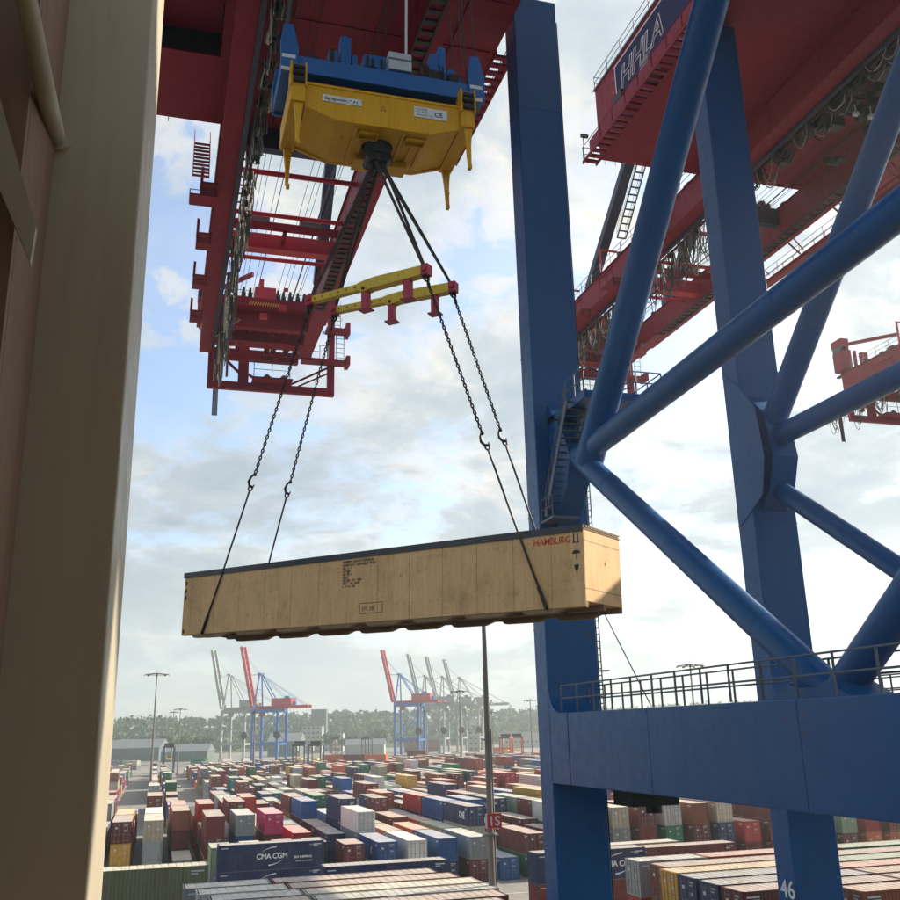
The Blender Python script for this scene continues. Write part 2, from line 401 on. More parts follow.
LW, LY0, LY1 = 2.6, 42.77, 44.25           # leg width along the rails, leg front and back
WY0, WY1 = 4.2, 5.7                        # waterside leg
def filletpoly(c, a, b, r, k=7):
    """right-angle gusset: corner c, unit directions a and b; concave arc of radius r"""
    c = Vector(c); a = Vector(a); b = Vector(b); out = [c]
    for i in range(k+1):
        t = i/k*PI/2
        out.append(c+a*r*(1-math.sin(t))+b*r*(1-math.cos(t)))
    return out
def side_frame(root, X0, topz, plat=False, number=None, diag_top=56, node_z=30.2, gusset=False, railing=True, A=((26.06, 44.25), (37.9, 31.5)), B=(30.15, 31.9), C=((25.64, 19.71), (39.3, 29.4))):
    bl = MT['blue']; xm = X0+LW/2
    for y0, y1, tz in ((LY0, LY1, topz), (WY0, WY1, topz)):
        lg = MB().box((X0, y0, 2.2), (X0+LW, y1, tz)).build('leg', bl, root, bevel=.05)
        bo = MB()
        for k in (-1, 1):
            bo.box((xm+k*2.6-1.7, y0+.1, .9), (xm+k*2.6+1.7, y1-.1, 1.9))
            for q in (-.9, .9): bo.tube((xm+k*2.6+q, y0+.35, .45), (xm+k*2.6+q, y1-.35, .45), .42, 16)
        bo.box((xm-3.2, y0+.05, 1.9), (xm+3.2, y1-.05, 2.19)); bo.build('bogie', MT['navy'], root)
    bz0, bz1 = 15.57, 18.6
    bw = 2.0
    be = MB().box((X0+.004, WY1+.002, bz0), (X0+bw, LY0-.002, bz1)).build('portal_beam', bl, root, bevel=.04)
    MB().prism(filletpoly((X0+.006, LY0-.001, bz1-.001), (0,-1,0), (0,0,1), 1.25), (bw-.02, 0, 0)).build('corner_gusset', bl, root)
    MB().prism(filletpoly((X0+.006, WY1+.001, bz1-.001), (0,1,0), (0,0,1), 1.25), (bw-.02, 0, 0)).build('corner_gusset', bl, root)
    # welded seams on the beam face
    sm_ = MB()
    for yy in (LY0-2.05,): sm_.box((X0-.012, yy-.03, bz0+.02), (X0+.004, yy+.03, bz1-.02))
    sm_.build('weld_seam', MT['navy'], root)
    for yy in (LY0-9.5, LY0-18.5, LY0-27.5): MB().box((X0-.006, yy-.02, bz0+.02), (X0+.004, yy+.02, bz1-.02)).build('weld_seam', bl, root)
    # diagonal tubes: the K joint at the landside leg, mirrored at the waterside leg
    ym = 24.1
    N1 = Vector((xm, LY0+.3, B[0])); W1 = Vector((xm, WY1-.3, B[1]))
    T = Vector((xm, ym+1.6, bz1-.45)); T2 = Vector((xm, ym-1.6, bz1-.45))
    up1 = Vector((xm, 15.0, 56.0)); 
    r1, rB, rC = (.66, .54, .51) if not gusset else (.66, .56, .50)
    dt_ = (Vector((xm,)+A[0])-Vector((xm,)+A[1])).normalized()
    A0 = Vector((xm,)+A[1])-dt_*(.3 if gusset else 2.4)
    A1 = A0+dt_*((topz-1.2-A0.z)/dt_.z)
    MB().tube(A0, A1, r1, 40).build('upper_brace', bl, root)
    dB = (W1-N1).normalized()
    MB().path([N1, N1+dB*.9, N1+dB*3.2, W1-dB*3, W1], [rB, rB, rB, rB, rB], 40).build('middle_brace', bl, root)
    dC = (Vector((xm,)+C[0])-Vector((xm,)+C[1])).normalized()
    C0 = Vector((xm,)+C[1]); C0 = C0-dC*((LY0-C0.y)/(-dC.y)); C1 = C0+dC*((bz1-.2-C0.z)/dC.z)
    MB().path([C0, C0+dC*.9, C0+dC*3.2, C1], [rC, rC, rC, rC], 36).build('lower_brace', bl, root)
    C2 = Vector((xm, 2*ym-C1.y, C1.z)); MB().tube(C2, Vector((xm, 2*ym-C0.y, C0.z+.6)), rC, 36).build('lower_brace', bl, root)
    for P0_, P1_, rr in ((A0, A1, r1), (N1, W1, rB), (C0, C1, rC)):
        dd_ = (P1_-P0_); Lr = dd_.length; dd_.normalize(); t_ = 6.5
        while t_ < Lr-3: MB().tube(P0_+dd_*t_, P0_+dd_*(t_+.06), rr+.008, 40).build('weld_seam', bl, root); t_ += 6.2
    for zz_ in (9.5, 22.5, 28.0, 36.5, 44.0, 51.0):
        if zz_ < topz-2: MB().box((X0-.010, LY0-.010, zz_), (X0+LW+.010, LY1+.01, zz_+.05)).build('weld_seam', bl, root)
    # node plates
    dz = node_z-30.2
    for sgn in ((1, -1) if not gusset else ()):
        P = [(42.765, 33.6), (41.9, 32.6), (41.0, 31.5), (40.4, 30.3), (40.9, 29.0), (41.8, 28.0), (42.765, 26.4)]
        if sgn < 0: P = [(2*ym-y-.135, z+.8) for y, z in P]
        MB().prism([(X0+.75, y, z+dz) for y, z in P], (LW-1.5, 0, 0)).build('node_plate', bl, root)
    # foot plate where the braces meet the beam
    P = [(C1.y+2.1, bz1), (C1.y+1.2, bz1+.45), (ym+.4, bz1+.30), (ym-.4, bz1+.30), (C2.y-1.2, bz1+.45), (C2.y-2.1, bz1)]
    MB().prism([(X0+.3, y, z) for y, z in P], (bw-.5, 0, 0)).build('node_plate', bl, root)
    if gusset:
        P = [(42.76, 36.6), (42.2, 36.0), (41.2, 33.8), (40.9, 31.4), (41.6, 29.0), (42.76, 28.2)]
        MB().prism([(X0-.04, y, z) for y, z in ((LY1-.25, 36.6), (LY0+.15, 35.6), (41.55, 33.9), (41.2, 31.2), (41.75, 29.2), (LY1-.25, 28.0))], (.039, 0, 0)).build('reinforcing_plate', bl, root)
        MB().prism([(X0+.5, y, z) for y, z in ((LY0-.001, 34.9), (41.6, 33.7), (41.2, 31.2), (41.8, 29.6), (LY0-.001, 28.6))], (1.5, 0, 0)).build('node_plate', bl, root)
    if railing:
        hr = MB()
        handrail(hr, [(X0+.08, LY0-1.35, bz1+.02), (X0+.08, WY1+1.4, bz1+.02)], 1.15, 1.75, .034)
        handrail(hr, [(X0+bw-.1, LY0-.3, bz1+.02), (X0+bw-.1, WY1+.3, bz1+.02)], 1.15, 1.75, .034)
        hr.build('handrail', MT['rail'], root)
    if number:
        place_text('number', number, MT['white'], (X0-.012, LY0+1.22, 9.95), (0,-1,0), (0,0,1), 1.12, root, extrude=.006, bold=.012)
    if plat:
        pz = 32.9
        pl = MB(); pl.box((X0+.75, 38.4, pz-.36), (X0+4.9, LY0-.01, pz)).build('platform', bl, root)
        hr = MB(); handrail(hr, [(X0+.8, 40.6, pz), (X0+.8, 38.5, pz), (X0+4.85, 38.5, pz), (X0+4.85, LY0-.2, pz)], 1.15, 1.2, .035)
        hr.build('handrail', MT['rail'], root)
        st = MB(); stairs(st, (X0+.62, 42.2, 27.75), (X0+1.0, 39.9, pz-.1), (1,0,0), 1.0, 16); st.box((X0+.05, 41.2, 27.45), (X0+1.4, LY0-.02, 27.55))
        handrail(st, [(X0+.1, LY0-.1, 27.5), (X0+.1, 41.3, 27.5)], 1.1, .8, .025)
        st.build('stair', MT['rail'], root)
        ld = MB(); ladder(ld, (X0+2.95, 43.4, 18.7), (X0+2.95, 43.4, 30.0), (0,1,0), .5, .32)
        for zz_ in (20.5, 23.6, 26.5): ld.box((X0+LW+.01, 43.1, zz_), (X0+LW+.75, 43.7, zz_+.06))
        ld.tube((X0+3.3, 43.4, 23.5), (X0+5.1, 42.6, 18.9), .03, 5)
        ld.build('ladder', MT['rail'], root)
    # cable conduits down the beam and leg
    cd = MB()
    for k in range(3): cd.tube((X0+LW+.05+.08*k, 43.2, 3), (X0+LW+.05+.08*k, 43.2, topz-1), .03, 5)
    cd.build('conduit', MT['dark'], root)
    # lamps and boxes under the beam
    if X0 < 0: return
    ub = MB(); ub.box((X0+2.2, 39.4, bz0-.9), (X0+4.4, 41.2, bz0-.25)); ub.box((X0+2.0, 38.6, bz0-.28), (X0+4.9, 42.2, bz0-.1))
    ub.tube((X0+3.4, 39.8, bz0-1.2), (X0+3.4, 39.8, bz0-.9), .35, 12); ub.build('walkway_bracket', MT['dark'], root)
    return A0, A1

def quay_crane(root, cx, zg, Yend, half, hx0, hx1, hy, hz1, seed=1, sign=False, topz=58, frames=(True, True), plat=False, number=None, gus=False, node_z=30.2):
    """cx centre between girders, zg girder underside, half = distance from centre to the frames' inner faces"""
    rnd = random.Random(seed); red = MT['red']; gh = 2.35
    XL = cx-half-LW; XR = cx+half
    kf = dict(A=((31.36, 43.84), (42.3, 32.9)), B=(32.4, 32.9), C=((34.3, 24.1), (38.4, 27.0))) if gus else {}
    if frames[0]: side_frame(root, XL, topz, plat=False, number=number, gusset=gus, node_z=node_z, **kf)
    if frames[1]: side_frame(root, XR, topz, plat=plat, node_z=node_z, gusset=gus, **kf)
    Y0 = -46
    for sx in (-1, 1):
        a = cx+sx*4.7
        ye = Yend+ (6 if sx < 0 else 0)
        gb = MB(); gb.box((a-.65, Y0, zg), (a+.65, ye if sx > 0 else Yend, zg+gh)); 
        gb.box((a-.80, Y0, zg+gh), (a+.80, Yend, zg+gh+.07)); gb.box((a-.78, Y0, zg-.06), (a+.78, Yend-9, zg))
        for yy in range(int(Y0)+4, int(Yend), 7): gb.box((a-.68, yy, zg+.05), (a+.68, yy+.10, zg+gh-.05))
        gb.build('girder', red, root, bevel=.03)
        # grating under the girder with transverse ribs
        ct = MB()
        xw = a-sx*.1
        if sx > 0:
            for k in range(int((Yend-12-Y0)/.8)):
                yy = Y0+k*.8; ct.box((a-.75, yy, zg-.20), (a+.05, yy+.30, zg-.08))
            ct.box((a-.80, Y0, zg-.26), (a-.72, Yend-14, zg-.08)); ct.box((a+.02, Y0, zg-.26), (a+.10, Yend-14, zg-.08))
        else:
            ct.box((a+.42, Y0, zg-.3), (a+.72, Yend-2, zg-.08))
        ct.build('catwalk_grating', MT['dark'] if sx > 0 else MT['navy'], root)
        # top edge clutter: pipes, brackets and rail
        tp = MB()
        for q in (-.5, -.3, .45): tp.tube((a+q, Y0, zg+gh+.2), (a+q, Yend, zg+gh+.2), .06, 6)
        yy = Y0
        while yy < Yend-1:
            yy += rnd.uniform(1.5, 4.5); x = a+rnd.uniform(-.5, .5); tp.box((x-.2, yy, zg+gh+.07), (x+.2, yy+rnd.uniform(.3, 1.1), zg+gh+rnd.uniform(.3, .9)))
        tp.build('pipework', MT['dark'], root)
        hr = MB(); handrail(hr, [(a+sx*.75, Y0, zg+gh+.07), (a+sx*.75, Yend, zg+gh+.07)], 1.1, 2.2, .03); hr.build('handrail', MT['rail'] if sx < 0 else MT['red'], root)
    # left landings with short stairs, on the outer side of the left girder
    al = cx-4.7-.65
    for i, yy in enumerate((Yend-31, Yend-24, Yend-17, Yend-10)):
        la = MB()
        la.box((al-1.15, yy, zg-.2), (al-.02, yy+2.6, zg-.08)); la.box((al-1.15, yy, zg+.9), (al-.95, yy+2.6, zg+1.0))
        handrail(la, [(al-1.1, yy+2.6, zg-.08), (al-1.1, yy, zg-.08)], 1.1, 1.2, .03)
        la.box((al-1.1, yy+.1, zg-.9), (al-1.0, yy+.2, zg-.2)); la.box((al-.2, yy+.1, zg-.9), (al-.1, yy+.2, zg-.2))
        for k in range(3): la.box((al-1.1, yy+.1, zg-.5-.2*k), (al-.1, yy+.35, zg-.45-.2*k))
        la.build('landing', MT['red'], root)
    st = MB(); stairs(st, (al-1.2, Yend-33.8, zg-1.4), (al-1.2, Yend-31.8, zg+2.2), (1,0,0), 1.0, 9)
    st.box((al-1.8, Yend-31.6, zg-1.5), (al, Yend-30.2, zg-1.4)); handrail(st, [(al-1.8, Yend-30.2, zg-1.4), (al, Yend-30.2, zg-1.4)], 1.1, .9, .03)
    st.build('stair', MT['red'], root)
    # right hand hung walkway
    hung = zg > 56
    ar = cx+4.7+.65
    wk = MB(); y0, y1 = Yend-46, Yend-27
    wk.box((ar+1.1, y0, zg-1.3), (ar+2.0, y1, zg-1.15)); wk.box((ar+1.05, y0, zg-1.45), (ar+1.15, y1, zg-1.1))
    handrail(wk, [(ar+1.95, y0, zg-1.15), (ar+1.95, y1, zg-1.15)], 1.1, 1.5, .03); handrail(wk, [(ar+1.15, y0, zg-1.15), (ar+1.15, y1, zg-1.15)], 1.1, 3, .025)
    for yy in (y0+1, y0+7, y0+13, y1-1): wk.beam((ar, yy, zg+.5), (ar+2.0, yy, zg-1.2), .1, .12); wk.beam((ar, yy+.1, zg+1.9), (ar+1.9, yy+.1, zg-.2), .08, .08)
    if hung: wk.build('hung_walkway', MT['red'], root)
    for yy in ((y0+5, y0+12) if hung else ()):
        MB().tube((ar+1.6, yy, zg-1.45), (ar+1.6, yy, zg-1.62), .5, 14, .22).build('floodlight', MT['lamp'], root)
    # cross members between the girders
    xl, xr = cx-4.05, cx+4.05
    def cross(name, y, z, w_, h_, m): MB().box((xl, y-w_/2, z-h_/2), (xr, y+w_/2, z+h_/2)).build(name, m, root, bevel=.02)
    MB().tube((xl, Yend-31, zg+1.2), (xr, Yend-31, zg+1.2), .19, 10).build('tie_rod', MT['redbright'], root)
    MB().tube((xl, Yend-25.4, zg+1.2), (xr, Yend-25.4, zg+1.2), .17, 10).build('tie_rod', MT['redbright'], root)
    MB().tube((xl, Yend-18.4, zg+1.2), (xr, Yend-18.4, zg+1.2), .17, 10).build('tie_rod', MT['redbright'], root)
    cross('cross_beam', Yend-21.2, zg+1.05, 1.0, 1.25, MT['redbright'])
    cross('cross_beam', Yend-23.2, zg+1.5, .5, .5, MT['red'])
    sh = MB()
    for q in (-2.0, 1.9):
        s2_ = MB(); s2_.tube((cx+q-.8, Yend-23.3, zg+2.0), (cx+q+.8, Yend-23.3, zg+2.0), .38, 12); s2_.build('rope_roller', MT['galv'], root)
    sh.box((cx-.1, Yend-23.2, zg+.9), (cx+.15, Yend-21.4, zg+1.4)); sh.build('bracket', MT['red'], root)
    cross('navy_cross_beam', Yend-34, zg+1.7, .7, 1.5, MT['navy'])
    cl_ = MB()
    for q, h in ((-3.4, 1.5), (-2.4, 1.3), (-1.3, 1.6), (-.3, .6), (1.9, .5), (2.7, 1.2), (3.2, .8)):
        cl_.box((cx+q-.2, Yend-34.3, zg+2.45), (cx+q+.25, Yend-33.8, zg+2.45+h*.5)); cl_.tube((cx+q-.15, Yend-34, zg+2.5), (cx+q-.15, Yend-34, zg+2.6+h), .05, 5)
    for q in (-3.4, -2.2): cl_.path([(cx+q-.5, Yend-34, zg+2.4), (cx+q-.5, Yend-34, zg+4.0), (cx+q+.4, Yend-34, zg+4.0), (cx+q+.4, Yend-34, zg+2.4)], .05, 5)
    cl_.build('rope_guide', MT['dark'], root)
    # ropes running out to the tail sheaves
    rp = MB()
    for q, r in ((-3.4, .06), (-2.95, .02), (-2.5, .02), (-2.1, .02), (-1.3, .02), (-.9, .035), (1.0, .02), (1.5, .02), (1.9, .02), (2.6, .06), (3.0, .025), (3.2, .02)):
        rp.tube((cx+q, -30, zg+2.0), (cx+q*.92, Yend-9, zg+2.2), r, 5, caps=False)
    rp.build('hoist_rope', MT['rope'], root)
    # tail machinery
    ty = Yend-8
    rb = MB().box((cx-.9, ty-.4, zg+2.2), (cx+1.0, ty+1.4, zg+3.5)); rb.box((cx-.5, ty-.2, zg+3.5), (cx-.1, ty+.2, zg+4.4)); rb.build('tail_winch', MT['redbright'], root, bevel=.03)
    dk = MB(); 
    for q in (-3.4, -2.6, -1.9, -1.3, 1.2, 1.7, 2.3, 3.0, 3.6):
        s_ = rnd.uniform(.25, .45); dk.tube((cx+q-.18, ty, zg+2.5), (cx+q+.18, ty, zg+2.5), s_+.15, 12); dk.box((cx+q-.1, ty-.3, zg+1.9), (cx+q+.1, ty+.6, zg+3.0+s_))
    dk.build('sheave', MT['dark'], root)
    hr = MB(); handrail(hr, [(cx-3.8, ty+1.5, zg+2.6), (cx-1.2, ty+1.5, zg+2.6)], 1.3, 1.3, .03); handrail(hr, [(cx+1.6, ty+1.5, zg+2.6), (cx+3.9, ty+1.5, zg+2.6)], 1.3, 1.3, .03); hr.build('handrail', MT['rail'], root)
    tm = MB(); tm.box((xl, ty-.8, zg+1.3), (xr, ty+2.2, zg+2.2)); tm.box((xl, ty+.2, zg-.3), (xr, ty+1.0, zg+1.3))
    tm.box((xl, ty+3.0, zg-.5), (xr, ty+4.6, zg+1.2)); tm.box((xl, ty+6.6, zg-.9), (xr, ty+7.4, zg+.1))
    for q in range(9): tm.box((cx-3.8+q*.9, ty+2.2, zg+.4), (cx-3.6+q*.9, ty+3.0, zg+1.3))
    for q in (-3.2, -2.1, .6, 1.2, 2.4, 3.3): tm.box((cx+q, ty+4.6, zg-.4), (cx+q+.5, ty+6.6, zg-.1)); tm.box((cx+q, ty+5, zg-.9), (cx+q+.35, ty+5.4, zg+.3))
    tm.build('tail_frame', red, root, bevel=.02)
    yb = MB()
    for q in range(12): yb.beam((cx-1.4+q*.23, ty-.83, zg+1.45), (cx-1.25+q*.23, ty-.83, zg+1.75), .02, .1)
    yb.build('hazard_stripe', MT['baryellow'], root)
    # pipes, brackets and small housings crowded round the tail
    for k in range(26):
        tp = MB(); x = cx+rnd.uniform(-4.4, 4.4); y = ty+rnd.uniform(-3, 8.5); z = zg+rnd.uniform(-.6, 3.2); s = rnd.uniform(.08, .32)
        if k % 2: tp.box((x-s, y-s, z-s), (x+s*1.8, y+s, z+s)); tp.build('fitting', rnd.choice([MT['dark'], MT['red'], MT['galv'], MT['redbright']]), root)
        else:
            tp.path([(x, y, z), (x+rnd.uniform(-1.5, 1.5), y, z), (x+rnd.uniform(-1.5, 1.5), y+rnd.uniform(-1, 1), z-rnd.uniform(.6, 2.2))], .05, 5); tp.build('pipe', rnd.choice([MT['dark'], MT['cablelight'], MT['red']]), root)
    # hanging end frame
    ef = MB(); Y = Yend+.3; x0, x1 = cx-4.45, cx+7.9; zb, zt = zg-3.4, zg+7
    ef.box((x0, Y, zb), (x0+.55, Y+.6, zt)); ef.box((x1-.7, Y, zb), (x1, Y+.6, zt-1.5)); ef.box((x0+.55, Y+.01, zb), (x1-.7, Y+.59, zb+.75))
    ef.box((x0+2.9, Y+.02, zb+.75), (x0+3.9, Y+.55, zt-1)); ef.box((x0+.8, Y-.3, zb+1.5), (x0+1.1, Y+.2, zt-1)); ef.box((x0+1.7, Y-.3, zb+1.2), (x0+1.9, Y+.2, zt-1))
    ef.beam((x0+1.1, Y+.3, zb+3.6), (x0+3.2, Y+.3, zb+1.6), .2, .25); ef.beam((x0+3.9, Y+.3, zb+1.7), (x0+5.2, Y+.3, zb+.8), .2, .25)
    ef.beam((x1-4.6, Y+.3, zb+.8), (x1-.7, Y+.3, zb+3.0), .16, .2); ef.beam((x1-3.6, Y+.3, zb+.8), (x1-.7, Y+.3, zb+2.4), .14, .16)
    ef.beam((x0+.2, Y+.2, zt-.3), (x0+3.5, Y-6, zt-1), .3, .4)
    ef.box((x1-3.4, Y-1.0, zb+3.2), (x1+1.3, Y+.3, zb+3.5)); ef.box((x1-1.0, Y-1.0, zb+6.6), (x1+1.3, Y+.3, zb+6.95))
    ef.box((x1+1.0, Y-1.1, zb+3.0), (x1+1.4, Y+.4, zb+4.0)); ef.box((x1+1.0, Y-1.1, zb+6.3), (x1+1.4, Y+.4, zb+7.6))
    ef.box((x0+4.2, Y-1.4, zb+.75), (x1-4.3, Y+.6, zb+.95))
    ef.build('end_frame', red, root, bevel=.03)
    # tension bars hanging from the girder tips down to the frame (thickened ends)
    hr = MB(); handrail(hr, [(x0+4.3, Y-1.3, zb+.95), (x1-4.6, Y-1.3, zb+.95)], 1.5, 1.9, .03); handrail(hr, [(x1-3.3, Y-.9, zb+3.5), (x1-.8, Y-.9, zb+3.5)], 1.4, .8, .03)
    ladder(hr, (x1+.5, Y-.2, zb+3.5), (x1+.5, Y-.2, zb+6.6), (1,0,0), .8, .5, .03); ladder(hr, (x1+.2, Y-.4, zb+7), (x1+.2, Y-.4, zb+9.8), (1,0,0), .6, .45, .028, True, (0,-1,0)); hr.build('handrail', MT['rail'], root)
    for q in (5.6, 7.2): MB().tube((x0+q, Y-.9, zb+1.1), (x0+q, Y-.9, zb+1.4), .4, 12, .12).build('floodlight', MT['lamp'], root)
    # operator cabin like box on the left
    cb = MB(); cb.box((x0-1.25, Y-1.5, zt-4.2), (x0-.1, Y+.4, zt-1.7)); cb.box((x0-1.25, Y-1.5, zt-1.15), (x0-.1, Y+.4, zt-.1)); cb.box((x0-.5, Y-1.4, zt-1.7), (x0-.1, Y+.3, zt-1.15)); cb.box((x0-.2, Y-.9, zt-5.2), (x0+.1, Y, zt-4.2)); cb.build('service_cabin', red, root, bevel=.03)
    MB().box((x0-1.3, Y-1.3, zt-1.7), (x0-1.2, Y+.2, zt-1.15)).build('window', MT['glass'], root)
    # festoon cable loops under the left girder
    x = cx-3.45
    MB().box((x-.10, 8, zg-.12), (x+.10, Yend+4, zg+.05)).build('cable_track', MT['dark'], root)
    yy = 20.
    while yy < Yend+4:
        Lp = rnd.uniform(1.5, 2.3); depth = rnd.uniform(2.0, 3.9) if yy > 60 else rnd.uniform(.9, 1.7)
        fs_ = MB(); fl = MB(); fs_.box((x-.3, yy-.12, zg-.5), (x+.3, yy+.15, zg-.1)); nl = 0
        for k in range(8):
            o = rnd.uniform(-.42, .42); dd = depth*rnd.uniform(.55, 1.15); y_ = yy+rnd.uniform(-.4, .4)
            pts = [(x+o+rnd.uniform(-.06, .06), y_+Lp*(i/8), zg-.1-dd*math.sin(PI*i/8)**.6) for i in range(9)]
            if rnd.random() < (.30 if zg < 56 else .24): fl.path(pts, .036, 5, caps=False); nl += 1
            else: fs_.path(pts, .042, 5, caps=False)
        fs_.build('festoon_loop', MT['cable'], root, fix=False)
        if nl: fl.build('light_festoon_loop', MT['cablelight'], root, fix=False)
        yy += Lp
    fs_ = MB()
    for k in range(4): fs_.tube((x-.25+.14*k, Yend+3.5, zg-5.2), (x-.25+.14*k, Yend+3.5, zg), .07, 5)
    fs_.box((x-.3, Yend+3.4, zg-.4), (x+.3, Yend+3.6, zg)); fs_.build('hanging_cable', MT['cable'], root, fix=False)
    # machinery house
    zb = zg+gh+.09; hy0, hy1 = hy; fl_ = MB(); red2 = red
    ox0, ox1, oy0, oy1 = (hx0+.8, cx-5.9, hy0+3, hy1-6.6) if not sign else (hx0+3, hx0+5, hy0+3, hy0+16)        # dark service opening in the floor
    fl_.box((hx0, oy1, zb), (hx1, hy1, zb+.15)); fl_.box((hx0, hy0, zb), (hx1, oy0, zb+.15)); fl_.box((hx0, oy0, zb), (ox0, oy1, zb+.15)); fl_.box((ox1, oy0, zb), (hx1, oy1, zb+.15))
    for k in range(4): fl_.box((ox0, oy0+3+k*2.4, zb-.02), (ox1, oy0+3.3+k*2.4, zb+.3))
    # stiffeners on the underside
    for q in (cx-3.9, cx-2.2, cx+2.9, cx+6.8):
        if q < hx1: fl_.box((q, hy0, zb-.12), (q+.12, hy1-.4, zb))
    for yy in (hy1-11, hy1-15, hy1-21): fl_.box((cx-3.9, yy, zb-.06), (hx1-.3, yy+.10, zb))
    hs = thing_part('machinery_house', fl_, red, root)
    wl = MB(); zt = hz1
    wl.box((hx0, hy0, zb+.16), (hx0+.1, hy1, zt)); wl.box((hx1-.1, hy0, zb+.16), (hx1, hy1, zt)); wl.box((hx0+.1, hy0, zb+.16), (hx1-.1, hy0+.1, zt)); wl.box((hx0+.1, hy1-.1, zb+.16), (hx1-.1, hy1, zt))
    wl.build('wall', red2, hs)
    MB().box((hx0-.12, hy0-.1, zt), (hx1+.12, hy1+.12, zt+.14)).build('roof', MT['galv'], hs)
    MB().box((ox0, oy0, zb+1.6), (ox1, oy1, zb+1.7)).build('inner_floor', MT['red'], hs)
    hr = MB(); handrail(hr, [(hx0, hy0, zt+.14), (hx0, hy1, zt+.14), (hx1, hy1, zt+.14)], 1.15, 2.2, .03); hr.build('handrail', MT['rail'], hs)
    # side walkways with ribs
    for sx, xe, ya in ((-1, hx0, hy0), (1, hx1, max(hy0, LY1+.6) if hx1 > XR-2 else hy0)):
        wk = MB(); w_ = 1.15
        xa, xb = (xe-w_, xe) if sx < 0 else (xe, xe+w_)
        k = 0
        while ya+.3+k*.72 < hy1+.6: wk.box((xa, ya+.3+k*.72, zb-.1), (xb, ya+.6+k*.72, zb+.08)); k += 1
        wk.box((xa-.02, ya, zb-.12), (xa+.08, hy1+.7, zb+.12)); wk.box((xb-.08, ya, zb-.12), (xb+.02, hy1+.7, zb+.12)); 
        wk.build('walkway', MT['red'], hs)
        xo = xa if sx < 0 else xb
        pn = MB(); yy = ya
        while yy < hy1-1:
            pn.box((xo-.02, yy+.08, zb+.15), (xo+.02, yy+1.9, zb+1.0)); pn.tube((xo, yy, zb), (xo, yy, zb+1.25), .035, 5); yy += 2.0
        pn.tube((xo, ya, zb+1.2), (xo, hy1+.6, zb+1.2), .03, 5); pn.build('railing_panel', MT['red'], hs)
    handr = MB(); handrail(handr, [(hx0-1.1, hy1+.6, zb+.1), (hx0+1.6, hy1+.6, zb+.1)], 1.2, .8, .03); handr.tube((hx0-1.0, hy1+.6, zb), (hx0-1.0, hy1+.6, zb+2.2), .05, 5); handr.box((hx0-1.2, hy1+.5, zb+2.2), (hx0-.6, hy1+.7, zb+2.45)); handr.build('handrail', MT['rail'], hs)
    bx = MB(); bx.box((hx0-1.0, hy1-9.9, zb+.2), (hx0-.1, hy1-8.7, zb+1.9)); bx.build('switch_cabinet', MT['galv'], hs, bevel=.03)
    bx = MB(); bx.box((hx0-.85, hy1-5.6, zb+1.3), (hx0-.05, hy1-4.2, zb+2.2)); bx.build('vent_hood', MT['dark'], hs, bevel=.03)
    if sign:
        sy0, sy1, sz0, sz1 = hy1-27, 55.15, 61.75, 65.3
        sg = MB().box((hx0-.06, sy0, sz0), (hx0-.005, sy1, sz1)).build('company_sign', MT['white'], hs)
        MB().box((hx0-.085, sy0+.16, sz0+.16), (hx0-.061, sy1-.16, sz1-.16)).build('sign_panel', MT['signblue'], hs)
        place_text('lettering', 'HHLA', MT['white'], (hx0-.10, sy1-.75, sz0+.95), (0,-1,0), (0,0,1), 2.45, hs, shear=.28, outline=.032, bold=.04)
    # portal top beams across the legs and A-frame stays
    tb = MB(); tb.box((XL+LW, LY0+.05, zg+gh+.1 if zg+gh+.1 < topz-1 else topz-1.5), (XR, LY1-.05, topz))
    fr = []
    # rear stays
    for sx in (-1, 1):
        x = cx+sx*4.4; p = Vector((x, Yend-11.5, zg+gh+.4)); q = p+Vector((0, -34, 50))*.62
        if zg > 56: p = Vector((x, Yend-15, zg+gh+.6)); q = p+Vector((0, -40, 34))*.62
        MB().beam(p, q, .8, .95, up=(1,0,0)).build('rear_stay', MT['navy'], root)
        MB().box((x-.35, p.y-1.2, zg+gh), (x+.35, p.y+.9, p.z+.2)).build('stay_lug', MT['navy'], root)
        if sx < 0:
            st = MB(); stairs(st, (x+1.3, p.y-5, zg+gh+4), (x+1.3, p.y-14, zg+gh+13), (1,0,0), .9, 18); st.build('stair', MT['dark'], root)
            fr_ = MB()
            for yy in (p.y+5, p.y-4): fr_.path([(x-.6, yy, zg+gh), (x-.6, yy, zg+gh+3.0), (x+1.2, yy, zg+gh+3.0)], .14, 6)
            fr_.build('pipe_frame', MT['redbright'], root)
    return hs
def thing_part(name, mb, mat, parent):
    return mb.build(name, mat, parent)

c1 = thing('quay_crane', 'nearest blue quay crane with red machinery house overhead, lifting the wooden crate', 'crane', (7.35, 43, 0))
quay_crane(c1, 7.35, 53.64, 90.0, 9.95, -3.0, 16.9, (14, 56.0), 62.5, 1, topz=58.4, plat=True)
c2 = thing('quay_crane', 'blue quay crane whose leg bears the number 46, with the HHLA sign on its red house', 'crane', (43.9, 43, 0))
quay_crane(c2, 43.9, 57.15, 96.0, 12.0, 30.2, 57.0, (16, 58.6), 65.7, 2, sign=True, topz=59.3, number='46', gus=True, node_z=31.6)
c3 = copy_tree(c2); c3.location.x += 41.5; c3.location.y -= 1.0
tag(c3, 'third quay crane at the right edge, only its red boom tail with cable loops', 'crane')
tag(c2, 'blue quay crane numbered 46 on its leg, with HHLA on the red machinery house', 'crane')
tag(c1, 'nearest blue quay crane, red machinery house overhead, lifting the wooden crate', 'crane')
def drop(root, names):
    for o in [o for o in bpy.data.objects if o.parent == root and o.name.split('.')[0] in names]: bpy.data.objects.remove(o)
